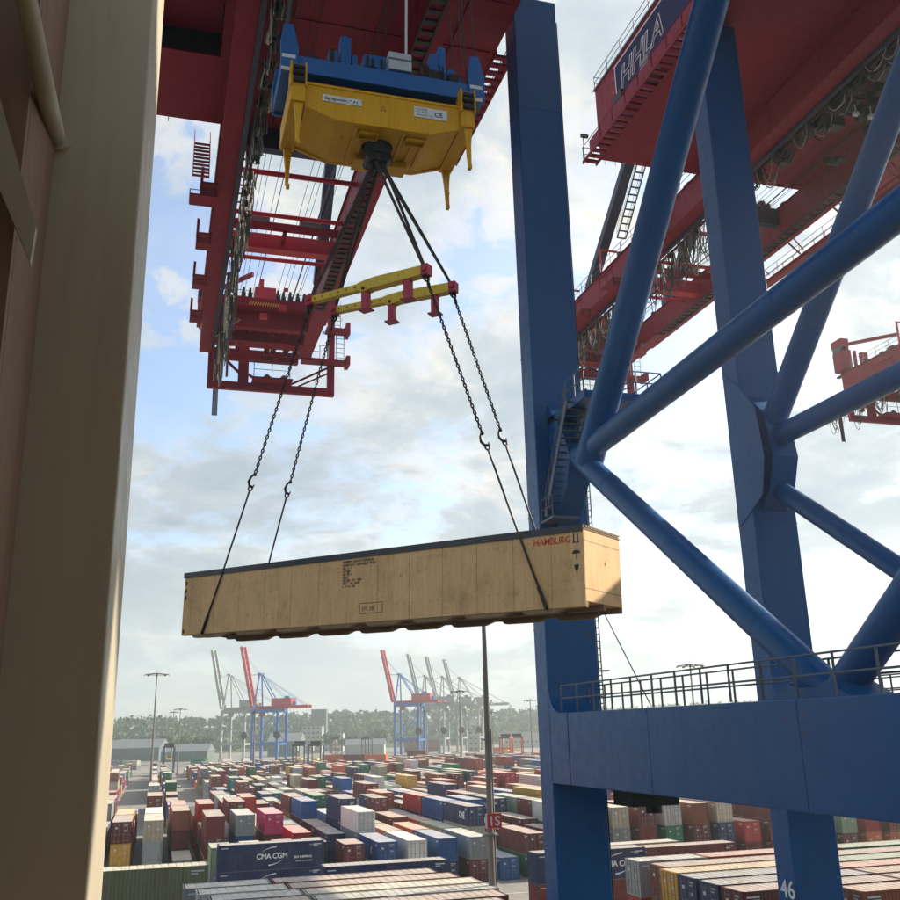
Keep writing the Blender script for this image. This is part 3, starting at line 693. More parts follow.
for o in [o for o in bpy.data.objects if o.parent == c3 and o.name.split('.')[0] in ('number', 'machinery_house')]:
    for q in [q for q in bpy.data.objects if q.parent == o]: bpy.data.objects.remove(q)
    bpy.data.objects.remove(o)

# ------------------------------------------------------------------ near steel column of the ship (left edge)
xr = -.15
col = thing('steel_column', 'beige steel column close to the camera along the left edge', 'column', (-.5, 3.3, 12))
yA = 2.99; yB = 3.93
mb = MB(); mb.box((-.86+.0, yA, 12), (xr, yA+.03, 24)); mb.build('flange', MT['beige'], col, bevel=.006)
mb = MB(); mb.box((xr-.03, yA+.032, 12), (xr, yB, 24)); mb.box((-.55, yB-.03, 12), (xr-.032, yB, 24)); mb.build('side_plate', MT['beige'], col, bevel=.006)
# nearer return plate, pipe and bracket in the upper left corner
pA = aty(25, 300, 2.6); pB = aty(50, 0, 2.6)
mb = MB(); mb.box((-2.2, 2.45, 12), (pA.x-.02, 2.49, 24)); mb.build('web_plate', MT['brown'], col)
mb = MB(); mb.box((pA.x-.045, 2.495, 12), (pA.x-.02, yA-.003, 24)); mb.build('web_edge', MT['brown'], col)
a = aty(14, -60, 2.45); b_ = aty(57, 139, 2.985)
mb = MB(); mb.path([aty(14, -60, 2.34), aty(44, 88, 2.43), b_], .028, 18); mb.tube(b_-Vector((0, .012, 0)), b_+Vector((0, .01, 0)), .045, 18); mb.build('brace_pipe', MT['beige'], col)
P = [aty(-30, 20, 2.40), aty(0, 98, 2.40), aty(36, 226, 2.40), aty(30, 262, 2.40), aty(0, 190, 2.40), aty(-30, 130, 2.40)]
MB().prism(P, (0, .03, 0)).build('stiffener', MT['beige'], col)
rv = MB()
for z in [17.05+.24*i for i in range(0)]: rv.ball((xr-.4, yA-.002, z), .008, .004, .008)
mb = MB()
for z in (13.5, 22.6): mb.box((-.86, yA-.004, z-.012), (xr-.002, yA, z+.012))
mb.build('weld_seam', MT['beige'], col)

# ------------------------------------------------------------------ crate
CR = Vector((6.856, 31.6, 22.485)); cyaw, ctilt = -.891, .025
CL, CH, CW = 16.57, 2.28, 2.35
m, n, b = newmat('plywood')
tco = n.add('ShaderNodeTexCoord').outputs['Object']
sx = n.add('ShaderNodeSeparateXYZ'); n.l(tco, sx.inputs[0])
cell = n.math('FLOOR', n.math('DIVIDE', n.math('ADD', sx.outputs[0], 40.0), 1.26))
wn_ = n.add('ShaderNodeTexWhiteNoise', noise_dimensions='1D'); n.l(cell, wn_.inputs['W'])
c = n.mix(wn_.outputs['Value'], (.82, .50, .225), (.70, .41, .17))
mg = n.add('ShaderNodeMapping'); mg.inputs['Scale'].default_value = (9, 9, .55); n.l(tco, mg.inputs[0])
gr = n.noise(mg.outputs[0], 1.5, 8, .7)
c = n.mix(n.mapr(gr, .42, .8, 0, .40), c, (.30, .18, .08))
bl_ = n.noise(tco, 1.1, 7, .68); c = n.mix(n.mapr(bl_, .50, .8, 0, .50), c, (.17, .10, .05))
mk = n.add('ShaderNodeMapping'); mk.inputs['Scale'].default_value = (1.6, 1.6, 1.6); n.l(tco, mk.inputs[0])
vo = n.add('ShaderNodeTexVoronoi'); vo.inputs['Scale'].default_value = 2.9; n.l(mk.outputs[0], vo.inputs['Vector'])
c = n.mix(n.math('MULTIPLY', n.math('LESS_THAN', vo.outputs['Distance'], .10), .55), c, (.12, .07, .035))
fr = n.math('FRACT', n.math('DIVIDE', n.math('ADD', sx.outputs[0], 40.0), 1.26))
seam = n.math('LESS_THAN', n.math('ABSOLUTE', n.math('SUBTRACT', fr, .5)), .006)
c = n.mix(n.math('MULTIPLY', seam, .7), c, (.08, .05, .03))
nf = n.math('FRACT', n.math('MULTIPLY', sx.outputs[0], 3.2)); 
n1 = n.math('LESS_THAN', n.math('ABSOLUTE', n.math('SUBTRACT', nf, .5)), .055)
nz = n.math('ADD', n.math('LESS_THAN', n.math('ABSOLUTE', n.math('ADD', sx.outputs[2], .62)), .014), n.math('LESS_THAN', n.math('ABSOLUTE', n.math('SUBTRACT', sx.outputs[2], .72)), .014))
c = n.mix(n.math('MULTIPLY', n.math('MULTIPLY', n1, nz), .65), c, (.07, .045, .03))
n.l(c, b.inputs['Base Color']); b.inputs['Roughness'].default_value = .75
bp = n.add('ShaderNodeBump'); bp.inputs['Strength'].default_value = .3; bp.inputs['Distance'].default_value = .01; n.l(gr, bp.inputs['Height']); n.l(bp.outputs[0], b.inputs['Normal'])
PLY = m
TIMBER = flat('timber_skid', (.26, .165, .085), .85, var=.35, scale=5)
crate = thing('wooden_crate', 'long plywood crate marked in red, hanging from four chains', 'crate', (0,0,0))
hl, hw, hh = CL/2, CW/2, CH/2
zb = -hh+.17
for nm, a, b_ in (('side_panel', (-hl, -hw, -hh+.02), (hl, -hw+.03, hh)), ('side_panel', (-hl, hw-.03, -hh+.02), (hl, hw, hh)),
                  ('end_panel', (hl-.03, -hw+.031, zb), (hl+.003, hw-.031, hh-.01)), ('end_panel', (-hl-.003, -hw+.031, zb), (-hl+.03, hw-.031, hh-.01)),
                  ('floor', (-hl+.031, -hw+.031, zb), (hl-.031, hw-.031, zb+.05))):
    MB().box(a, b_).build(nm, PLY, crate, bevel=.006)
mb = MB(); mb.box((-hl-.03, -hw-.03, hh+.002), (hl+.01, hw+.03, hh+.03)); mb.box((-hl-.03, -hw-.035, hh-.17), (hl-.02, -hw-.006, hh+.001)); mb.build('roof_foil', MT['tarp'], crate)
mb = MB()
for k in range(14): 
    y = -hw+.1+k*(CW-.2)/14; mb.box((hl+.004, y, hh-.05), (hl+.03, y+.12, hh+.01))
mb.box((hl+.004, -hw, hh-.10), (hl+.018, hw, hh-.055)); mb.build('foil_batten', TIMBER, crate)
mb = MB()
for y in (-hw+.09, 0, hw-.09): mb.box((-hl+.03, y-.07, -hh-.0), (hl, y+.07, zb-.002))
mb.build('skid', TIMBER, crate)
x = -hl+.55; i = 0
mb = MB()
wd = [1.9, 1.6, 1.55, 1.6, 1.5, 1.55, 1.6, 1.4]
for k in range(8):
    for y in (-hw+.12, hw-.12):
        mb.prism([(x, y-.11, -hh-.002), (x+.12, y-.11, -hh-.10), (x+wd[k]-.3, y-.11, -hh-.10), (x+wd[k], y-.11, -hh-.002)], (0, .22, 0))
    x += wd[k]+.38
mb.build('runner', TIMBER, crate)
# markings on the front
fy = -hw-.004
def crt(nm, s, mat, x, z, size, **kw): return place_text(nm, s, mat, (x, fy, z), (1,0,0), (0,0,1), size, crate, extrude=.001, **kw)
crt('red_marking', 'HAMBURG', MT['redink'], hl-1.62, hh-.45, .27, bold=0.002, shear=.12, spacing=.92)
lines = ['HAMBURG', 'CASE 1/1', 'GROSS 9400 KG', 'NET 8100 KG', 'DIM 1650x230x230 CM', 'MADE IN GERMANY']
x0 = -hl+7.75
for i, (s, dx, dz, sz) in enumerate([('SHIPPER  EXPORT DIVISION', 0, .72, .13), ('HAMBURG - GERMANY  PORT', 0, .58, .13), ('NO. 1 / 1', 0, .45, .12), ('ORDER', 0, .30, .13), ('NR 4711', 0, .17, .13), ('DEST', 0, .03, .13), ('GROSS  KG  9400', 0, -.10, .13), ('NET    KG  8100', 0, -.23, .13), ('L  W  H  CM', 0, -.36, .12)]):
    crt('stencil_text', s, MT['faded'], x0, dz*.74+.30, sz*.82, bold=.004)
crt('stencil_text', '11', MT['black'], x0-.95, .2, .16); crt('stencil_text', '11', MT['black'], x0+2.35, .2, .16)
mb = MB()
bx, bz = x0+.75, -.86
for a, b_ in (((bx, bz), (bx+.95, bz+.02)), ((bx, bz+.33), (bx+.95, bz+.35)), ((bx, bz+.02), (bx+.02, bz+.33)), ((bx+.93, bz+.02), (bx+.95, bz+.33))): mb.box((a[0], fy, a[1]), (b_[0], fy+.002, b_[1]))
mb.build('stencil_box', MT['faded'], crate); crt('stencil_text', 'SPL 08', MT['faded'], bx+.1, bz+.1, .18)
mb = MB()     # handling marks at the corners: arrows, umbrella, glass
def P2(pts, x, z): mb.add([(x+a, fy, z+b_) for a, b_ in pts], [tuple(range(len(pts)))])
for z in (hh-.45,):
    x = hl-.32
    P2([(0,0),(.04,0),(.04,.24),(0,.24)], x, z); P2([(.12,0),(.16,0),(.16,.24),(.12,.24)], x, z); P2([(-.02,0),(.18,0),(.18,-.03),(-.02,-.03)], x, z)
    P2([(.16*0+.08+.13*math.cos(t), .1*math.sin(t)) for t in [PI*i/8 for i in range(9)]], x, z-.33); P2([(.07,0),(.09,0),(.09,-.16),(.07,-.16)], x, z-.33)
    P2([(.0,.16),(.16,.16),(.13,.03),(.09,0),(.07,0),(.03,.03)], x, z-.80); P2([(.07,0),(.09,0),(.09,-.10),(.07,-.10)], x, z-.80)
for z in (hh-.45, hh-.72, hh-.98): P2([(0,0),(.1,.02),(.1,.16),(.02,.14)], -hl+.06, z)
P2([(0,0),(.1,0),(.1,.14),(0,.14)], -hl+.06, -hh+.08)
mb.build('handling_mark', MT['black'], crate, fix=False)
for k, y in enumerate((0.1,)):
    place_text('stencil_text', '+', MT['faded'], (hl+.006, .05, .1), (0,1,0), (0,0,1), .3, crate, extrude=.001)
crate.location = CR; crate.rotation_euler = (0, ctilt, cyaw)
CM = Matrix.Translation(CR) @ Matrix.Rotation(cyaw, 4, 'Z') @ Matrix.Rotation(ctilt, 4, 'Y')

# ------------------------------------------------------------------ lifting beams
Abar = (Vector((4.60, 32.55, 33.20)), Vector((7.85, 28.62, 33.02))); 
def bar_from_px(pl, pr, zl, zr): return atz(*pl, zl), atz(*pr, zr)
A0_, A1_ = bar_from_px((311, 301), (425, 271), 33.15, 33.0)
B0_, B1_ = bar_from_px((335, 311), (452, 288), 33.65, 33.5)
def lifting_beam(label, p, q, up=Vector((0,0,1))):
    root = thing('lifting_beam', label, 'lifting beam', p.lerp(q, .5), 'lifting beams above the crate')
    d = (q-p); L = d.length; u = d.normalized()
    mb = MB(); mb.beam(p+u*.05, p+u*L*.52, .24, .26); mb.build('inner_section', MT['baryellow'], root, bevel=.02)
    mb = MB(); a = p+u*L*.42; 
    side = u.cross(up).normalized()
    prof = [(L*.44, -.12), (L*.50, -.26), (L*.56, -.2), (L-.30, -.19), (L-.06, -.17), (L-.06, .17), (L*.60, .21), (L*.50, .17), (L*.44, .12)]
    mb.prism([p+u*t+up*z-side*.17 for t, z in prof], side*.34); mb.build('outer_section', MT['baryellow'], root, bevel=.015)
    mb = MB()
    for k in range(6):
        c_ = p+u*(.25+k*.36)-side*.125; mb.tube(c_, c_+side*.25, .035, 8)
    c_ = p+u*L*.50-up*.14-side*.22; mb.tube(c_, c_+side*.44, .06, 10); mb.build('locking_pin', MT['dark'], root)
    for t in (.50, .86):
        c_ = p+u*L*t; mb = MB(); mb.beam(c_-up*.16, c_-up*.88, .24, .26, up=side); mb.beam(c_-up*.88-u*.0, c_-up*.93, .46, .40, up=side); mb.build('foot', MT['barred'], root, bevel=.01)
    for t in (0, L):
        c_ = p+u*(t+(.05 if t else -.02)); mb = MB(); mb.beam(c_-u*.14, c_+u*.14, .34, .40); mb.tube(c_-side*.25, c_+side*.25, .09, 10); mb.build('end_lug', MT['barred'], root, bevel=.015)
    return root
lifting_beam('yellow lifting beam with red feet, the nearer and higher of the pair', A0_, A1_)
lifting_beam('yellow lifting beam with red feet, the farther and lower of the pair', B0_, B1_)

# slings from the hub
HUB = aty(377, 150, 31.8)
def sling(label, q, n=2, sp=.17):
    mb = MB(); d = (q-HUB).normalized(); s = d.cross(Vector((0,0,1))).normalized()
    for k in range(n):
        o = (k-(n-1)/2)
        a = HUB+s*o*sp*2.2-Vector((0,0,.3)); b_ = q+s*o*.04
        mb.path([a, a.lerp(b_, .5), b_], [.062, .058, .05], 7)
    mb.ball(q, .11, .11, .14)
    tag(mb.build('lifting_sling', MT['sling']), label, 'sling', 'slings below the spreader')
sling('dark sling pair from the spreader to the right end of the nearer lifting beam', A1_+Vector((0,0,.1)))
sling('dark sling pair from the spreader to the right end of the farther lifting beam', B1_+Vector((0,0,.1)))
sling('dark sling pair from the spreader to the left end of the nearer lifting beam', A0_+Vector((0,0,.1)))
sling('dark sling pair from the spreader to the left end of the farther lifting beam', B0_+Vector((0,0,.1)))

# chains
def link(mb, c, d, s, L=.17, W=.10, r=.018):
    o = d.cross(s).normalized(); pts = []
    for k in range(10):
        t = 2*PI*k/10; pts.append(c+d*(math.cos(t)*(L/2-r) )+s*(math.sin(t)*(W/2-r)))
    mb.path(pts, r, 5, closed=True)
def chain_run(mb, p, q, L=.21, W=.135, r=.026):
    d = (q-p); n_ = max(2, round(d.length/(L-3*r))); u = d.normalized(); s1 = u.cross(Vector((.3, .2, .9))).normalized(); s2 = u.cross(s1)
    for k in range(n_): link(mb, p.lerp(q, (k+.5)/n_), u, (s1, s2)[k % 2], L, W, r)
def chain(label, top, mid, end, wrap):
    root = thing('lifting_chain', label, 'chain', top, 'chains holding the crate')
    mb = MB(); chain_run(mb, top, mid+(top-mid).normalized()*.35); mb.build('chain_links', MT['chain'], root, fix=False)
    u = (top-mid).normalized(); s = u.cross(Vector((0,1,0))).normalized()
    mb = MB()
    mb.path([mid+u*.35, mid+u*.18+s*.10, mid+s*.13, mid-u*.16+s*.05, mid-u*.18-s*.07, mid-u*.05-s*.10], [.035, .04, .05, .045, .035, .02], 7)
    link(mb, mid-u*.22, u, s, .26, .20, .03); mb.ball(mid+u*.3, .07); mb.build('hook', MT['chain'], root)
    mb = MB(); link(mb, top-u*.12, u, s, .42, .26, .038); link(mb, top-u*.45, u, u.cross(s), .34, .22, .034); mb.ball(top, .09); mb.build('shackle', MT['chain'], root)
    w_ = MB(); pts = [mid-u*.3, end]
    w_.path([mid-u*.3, end]+wrap, .034, 7); 
    w_.build('wire_strop', MT['rope'], root)
    if wrap:
        w_ = MB(); w_.path([end.lerp(wrap[0], .72), wrap[0]], .055, 7); w_.build('edge_guard', MT['dark'], root)
def on_front(px, py):          # point of the crate's near side seen at this pixel
    inv = CM.inverted(); o = inv @ EYE; r_ = inv.to_3x3() @ ray(px, py)
    t = (-hw-.03-o.y)/r_.y; return CM @ (o+r_*t)
def on_top_back(px):
    inv = CM.inverted(); best = None
    for k in range(0, 400):
        x = -hl+CL*k/400; w3 = CM @ Vector((x, hw+.02, hh+.03)); c = w3-EYE; cc = Vector((AX.dot(Vector((1,0,0)))*0, 0, 0))
        v = Vector((AX.x*c.x+AY.x*c.y+AZ.x*c.z, AX.y*c.x+AY.y*c.y+AZ.y*c.z, AX.z*c.x+AY.z*c.y+AZ.z*c.z))
        q = 450+F*v.x/v.z
        if best is None or abs(q-px) < best[0]: best = (abs(q-px), x, w3)
    return best[1], best[2]
for lab, top, midpx, endpx, by in (
        ('chain at the near left of the crate, hooked to a wire over its front', A0_-Vector((0,0,.15)), (253, 483), (202, 634), 0),
        ('chain at the near right of the crate, hooked to a wire over its front', A1_-Vector((0,0,.15)), (480, 441), (547, 610), 0)):
    e = on_front(*endpx); el = CM.inverted() @ e
    edge = CM @ Vector((el.x, -hw-.035, hh+.03))
    # the wire reaches the top edge first, then lies down the near side and under the floor
    inv = CM.inverted(); tp = inv @ top
    t = top; 
    ex = el.x+(tp.x-el.x)*(2*hh)/(tp.z+hh)
    edge = CM @ Vector((ex, -hw-.04, hh+.01)); mid_t = (midpx[1])
    # midpoint on the line top -> edge at about the pixel height of the hook
    f_ = .60 if by == 0 else .5
    L = [top.lerp(edge, k/200) for k in range(200)]
    def py_(P):
        c = P-EYE; v = (AX.y*c.x+AY.y*c.y+AZ.y*c.z, AX.z*c.x+AY.z*c.y+AZ.z*c.z); return 450+F*v[0]/v[1]
    mid = min(L, key=lambda P: abs(py_(P)-midpx[1]))
    chain(lab, top, mid, edge, [CM @ Vector((el.x, -hw-.05, -hh+.02)), CM @ Vector((el.x, 0, -hh-.03))])
for lab, top, midpx, ex_px in (
        ('chain at the far left of the crate, disappearing behind its roof', B0_-Vector((0,0,.15)), (284, 490), 265),
        ('chain at the far right of the crate, disappearing behind its roof', B1_-Vector((0,0,.15)), (508, 437), 541)):
    x, edge = on_top_back(ex_px)
    L = [top.lerp(edge, k/200) for k in range(200)]
    def py_(P):
        c = P-EYE; v = (AX.y*c.x+AY.y*c.y+AZ.y*c.z, AX.z*c.x+AY.z*c.y+AZ.z*c.z); return 450+F*v[0]/v[1]
    mid = min(L, key=lambda P: abs(py_(P)-midpx[1]))
    chain(lab, top, mid, edge, [CM @ Vector((x, hw+.05, -hh+.02))])

# ------------------------------------------------------------------ spreader and headblock
S = thing('container_spreader', 'yellow lifting spreader hanging under the blue headblock', 'spreader', (7.1, 31.8, 39.5))
xL, xR_, yF, yB_ = 3.95, 9.85, 30.4, 33.3
mb = MB()
P = [(xL, yF, 40.95), (xL, yF, 39.95), (xL+1.2, yF, 39.55), (xR_-1.2, yF, 39.55), (xR_, yF, 39.95), (xR_, yF, 40.95)]
mb.prism(P, (0, .16, 0)); mb.prism([(x, yB_, z) for x, y, z in P], (0, -.16, 0)); mb.build('main_beam', MT['yellow'], S, bevel=.02)
mb = MB(); mb.box((xL+1.2, yF+.17, 39.56), (xR_-1.2, yB_-.17, 39.66)); 
mb.prism([(xL+.02, yF+.17, 40.02), (xL+1.2, yF+.17, 39.58), (xL+1.2, yF+.17, 39.66), (xL+.02, yF+.17, 40.12)], (0, yB_-yF-.34, 0))
mb.prism([(xR_-.02, yF+.17, 40.02), (xR_-1.2, yF+.17, 39.58), (xR_-1.2, yF+.17, 39.66), (xR_-.02, yF+.17, 40.12)], (0, yB_-yF-.34, 0))
for x in (xL+1.9, xR_-2.2): mb.box((x, yF+.2, 39.48), (x+.10, yB_-.2, 39.555)); mb.box((x+.15, yF+.35, 39.44), (x+.95, yF+.42, 39.555)); mb.box((x+.15, yF+.75, 39.44), (x+.95, yF+.82, 39.555)); mb.box((x+.15, yF+.35, 39.44), (x+.2, yF+.82, 39.555)); mb.box((x+.9, yF+.35, 39.44), (x+.95, yF+.82, 39.555))
mb.box((xL+2.2, yB_-1.0, 39.30), (xL+2.9, yB_-.2, 39.555)); mb.box((xR_-2.4, yB_-.9, 39.25), (xR_-1.6, yB_-.2, 39.555)); mb.build('bottom_plate', MT['yellow'], S, bevel=.012)
MB().box((xL+.05, yF+.02, 40.95), (xR_-.05, yB_-.02, 41.02)).build('top_flange', MT['yellow'], S)
mb = MB()
for x in (xL+1.7, xL+3.15, xR_-2.55, xR_-1.3): mb.box((x, yF-.02, 39.6), (x+.05, yF-.001, 40.93))
mb.box((xL, yF-.035, 40.88), (xR_, yF-.001, 40.95)); mb.build('stiffener', MT['yellow'], S)
for k in range(9):
    x = xL+1.5+k*.38; mb = MB(); mb.box((x, yF+.95, 39.47), (x+.05, yB_-.5, 39.555)); 
    if abs(x-HUB.x) > .7: mb.build('underside_rib', MT['yellow'], S)
# end beams with flippers
for sx, x in ((-1, xL-.28), (1, xR_+.28)):
    mb = MB(); mb.box((x-.27, yF-.2, 40.0), (x+.27, yB_+.2, 41.0)); mb.build('end_beam', MT['yellow'], S, bevel=.02)
    for yy, lean in ((yF-.1, 0), (yB_+.0, 1)):
        mb = MB(); z0 = 40.0
        mb.prism([(x-.20, yy, z0+.5), (x+.24, yy, z0+.5), (x+.13, yy, z0-.7), (x+.10+sx*.02, yy, z0-1.6), (x-.02+sx*.02, yy, z0-1.6), (x-.06, yy, z0-.7)], (0, .14, 0))
        if lean: mb.beam((x-.1, yy+.2, z0+.2), (x+sx*.02, yy-.2, z0-1.2), .10, .10)
        mb.box((x+.0, yy-.03, z0-1.72), (x+.13, yy+.17, z0-1.56)); mb.build('flipper', MT['yellow'], S, bevel=.012)
    mb = MB()
    for zc, r_ in ((41.35, .26), (40.95, .22)): mb.tube((x-.24, yF-.02, zc), (x+.24, yF-.02, zc), r_, 14); 
    mb.box((x-.3, yF-.3, 40.6), (x-.24, yF+.3, 41.6)); mb.box((x+.24, yF-.3, 40.6), (x+.3, yF+.3, 41.6)); mb.build('guide_roller', MT['yellow'], S)
    mb = MB(); mb.tube((x-.2, yF-.26, 41.15), (x+.2, yF-.26, 41.15), .13, 12); mb.box((x-.2, yF-.34, 41.3), (x+.22, yF-.2, 41.42)); mb.box((x-.18, yF-.34, 40.75), (x+.22, yF-.22, 40.95)); mb.build('roller_block', MT['dark'], S)
mb = MB(); mb.tube((HUB.x, 31.8, 39.60), (HUB.x, 31.8, 39.15), .62, 20, .5); mb.ball((HUB.x, 31.8, 39.05), .45, .45, .4, 14, 8)
for k in range(3): mb.tube((HUB.x-.3+.3*k, 31.4, 39.0), (HUB.x-.3+.3*k, 32.2, 39.0), .2, 12)
mb.build('lifting_hub', MT['dark'], S)
MB().box((4.60, yF-.034, 40.28), (6.05, yF-.003, 40.56)).build('weight_plate', MT['white'], S)
place_text('lettering', 'Eigengewicht : 9,4 t', MT['black'], (4.68, yF-.036, 40.36), (1,0,0), (0,0,1), .155, S, extrude=.001, bold=.004)
MB().box((8.05, yF-.034, 40.22), (9.35, yF-.003, 40.66)).build('type_plate', MT['white'], S)
place_text('lettering', 'CE', MT['black'], (8.85, yF-.036, 40.33), (1,0,0), (0,0,1), .27, S, extrude=.001, bold=.006)
for i, s in enumerate(('TRAVERSE', 'TYP  PORT', 'TRAGLAST  40 t')): place_text('lettering', s, MT['signblue'], (8.12, yF-.036, 40.53-.12*i), (1,0,0), (0,0,1), .10, S, extrude=.001)
mb = MB()
tx = 6.75
mb.prism([(tx, yF-.004, 40.25), (tx+.24, yF-.004, 40.25), (tx+.12, yF-.004, 40.47)], (0, -.004, 0)); mb.build('warning_triangle', MT['signred'], S)
mb = MB(); mb.prism([(tx+.05, yF-.010, 40.28), (tx+.19, yF-.010, 40.28), (tx+.12, yF-.010, 40.41)], (0, -.002, 0)); mb.build('warning_triangle_centre', MT['yellow'], S)

Hb = thing('headblock', 'blue headblock with hoist sheaves resting on the yellow spreader', 'headblock', (7.1, 31.8, 42))
mb = MB(); 
mb.box((3.6, 30.5, 41.45), (10.35, 30.95, 42.15)); mb.box((3.6, 32.7, 41.45), (10.35, 33.2, 42.15)); mb.build('frame_beam', MT['hblue'], Hb, bevel=.02)
mb = MB(); mb.box((3.75, 30.96, 41.1), (10.2, 32.69, 41.45)); mb.box((3.9, 30.7, 41.03), (10.0, 33.0, 41.12)); mb.build('underframe', MT['navy'], Hb)
for sx, x in ((-1, 3.35), (1, 10.6)):
    mb = MB(); mb.prism([(x-.30, 30.4, 41.3), (x+.30, 30.4, 41.3), (x+.34, 30.4, 42.4), (x+.12, 30.4, 43.4), (x-.22, 30.4, 43.4), (x-.34, 30.4, 42.6)], (0, .12, 0))
    mb.prism([(x-.30, 33.1, 41.3), (x+.30, 33.1, 41.3), (x+.34, 33.1, 42.4), (x+.12, 33.1, 43.4), (x-.22, 33.1, 43.4), (x-.34, 33.1, 42.6)], (0, .12, 0))
    mb.box((x-.28, 30.53, 41.4), (x+.28, 33.09, 42.0)); mb.build('sheave_cheek', MT['hblue'], Hb, bevel=.02)
    mb = MB(); mb.tube((x-.12, 31.0, 42.7), (x+.12, 31.0, 42.7), .55, 20); mb.tube((x-.12, 32.6, 42.7), (x+.12, 32.6, 42.7), .55, 20); mb.build('sheave', MT['dark'], Hb)
    mb = MB(); mb.box((x-.28, 30.385, 41.9), (x+.22, 30.395, 42.05)); mb.box((x-.3, 30.385, 41.35), (x+.2, 30.395, 41.5)); mb.build('reflective_stripe', MT['white'], Hb)
rn = random.Random(5)
mb = MB()
for x, w_, h in ((4.9, .35, .9), (5.35, .4, 1.6), (5.8, .2, .8), (8.9, .35, 1.5), (9.25, .3, 1.9), (9.6, .35, .9), (9.95, .25, .6)):
    mb.box((x, 31.0, 42.15), (x+w_, 31.5, 42.15+h)); mb.tube((x+w_/2, 31.25, 42.15+h), (x+w_/2, 31.25, 42.3+h), .12, 10)
mb.box((6.25, 30.7, 42.15), (8.1, 32.2, 42.3)); mb.box((6.3, 31.2, 42.3), (7.4, 32.2, 43.3)); mb.build('hydraulic_unit', MT['hblue'], Hb, bevel=.02)
mb = MB(); mb.box((7.15, 30.6, 42.35), (8.05, 31.1, 42.78)); mb.box((7.15, 30.6, 42.86), (8.05, 31.1, 43.12)); mb.build('control_cabinet', MT['whitebox'], Hb, bevel=.015)
mb = MB()
for k in range(60):
    x = rn.uniform(4.2, 10.2); 
    if 7.0 < x < 8.2: continue
    y = rn.uniform(30.7, 32.9); h = rn.uniform(.1, .75); s = rn.uniform(.06, .2)
    if k % 3: mb.box((x-s, y-s, 42.1), (x+s, y+s, 42.15+h))
    else: mb.path([(x, y, 42.1), (x, y, 42.2+h), (x+rn.uniform(-.6, .6), y, 42.25+h), (x+rn.uniform(-.6, .6), y+.1, 42.1)], .035, 5)
for x in (6.35, 6.55, 6.9, 8.6, 8.75): mb.tube((x, 30.75, 42.1), (x, 30.75, 43.0+rn.uniform(-.3, .3)), .06, 6)
mb.build('hoses_and_valves', MT['dark'], Hb)
# hoist ropes to the trolley
for i, (x, y, lab) in enumerate(((3.25, 31.0, 'near left'), (3.25, 32.6, 'far left'), (10.6, 31.0, 'near right'), (10.6, 32.6, 'far right'))):
    mb = MB(); 
    for q in (-.5, .5): mb.tube((x, y+q, 42.8), (4.2 if x < 7 else 10.2, y+q*1.4, 54.6), .035, 6)
    tag(mb.build('hoist_rope', MT['rope']), 'pair of dark hoist ropes rising from the %s corner of the headblock' % lab, 'rope', 'hoist ropes above the headblock')
mb = MB(); mb.tube((7.9, 30.9, 43.1), (7.9, 30.2, 54), .05, 6); tag(mb.build('spreader_cable', MT['white']), 'single white cable hanging down to the cabinet on the headblock', 'cable')
# trolley under the girders
T = thing('crane_trolley', 'dark red trolley under the boom, above the blue headblock', 'trolley', (7.35, 31, 55))
mb = MB(); mb.box((3.45, 27.0, 54.3), (4.0, 35.5, 54.9)); mb.box((10.7, 27.0, 54.3), (11.25, 35.5, 54.9)); 
for y in (27.2, 30.2, 33.0, 35.0): mb.box((4.0, y, 54.35), (10.7, y+.35, 54.95))
mb.build('frame', MT['red'], T, bevel=.02)
mb = MB()
for k in range(40):
    x = rn.uniform(4.2, 10.3); y = rn.uniform(27.6, 35); s = rn.uniform(.12, .5); mb = MB(); mb.box((x-s, y-s*.7, 54.2-rn.uniform(0, .6)), (x+s, y+s*.7, 55.0)); mb.build('machinery_unit', MT['dark'], T)
for x in (4.2, 10.2):
    mb = MB()
    for y in (30.4, 31.6, 32.3, 33.2): mb.tube((x-.12, y, 54.6), (x+.12, y, 54.6), .5, 18)
    mb.build('rope_sheave', MT['dark'], T)
mb = MB(); mb.box((6.9, 30.0, 53.4), (7.9, 30.6, 53.9)); mb.build('work_light', MT['whitebox'], T)
T2 = copy_tree(T); T2.location += Vector((36.5, 12.0, 3.5)); tag(T2, 'trolley in deep shade below the boom of crane 46', 'trolley')
for k in range(46):
    x = rn.uniform(40.4, 47.2); y = rn.uniform(36.5, 52); s = rn.uniform(.2, .7); mb = MB(); z = 57.8-rn.uniform(0, 1.6)
    mb.box((x-s, y-s*.8, z-.3), (x+s, y+s*.8, z+.7)) if k % 3 else mb.tube((x-s, y, z), (x+s, y, z), s*.6, 12)
    mb.build('machinery_unit', MT['dark'], T2)
for k in range(5):
    x = 41.5+k*1.2; mb = MB(); mb.box((x-.2, 44.2, 55.75), (x+.15, 44.5, 55.95)); mb.tube((x, 44.35, 55.95), (x, 44.35, 56.6), .04, 5); mb.build('work_light', MT['whitebox'], T2)

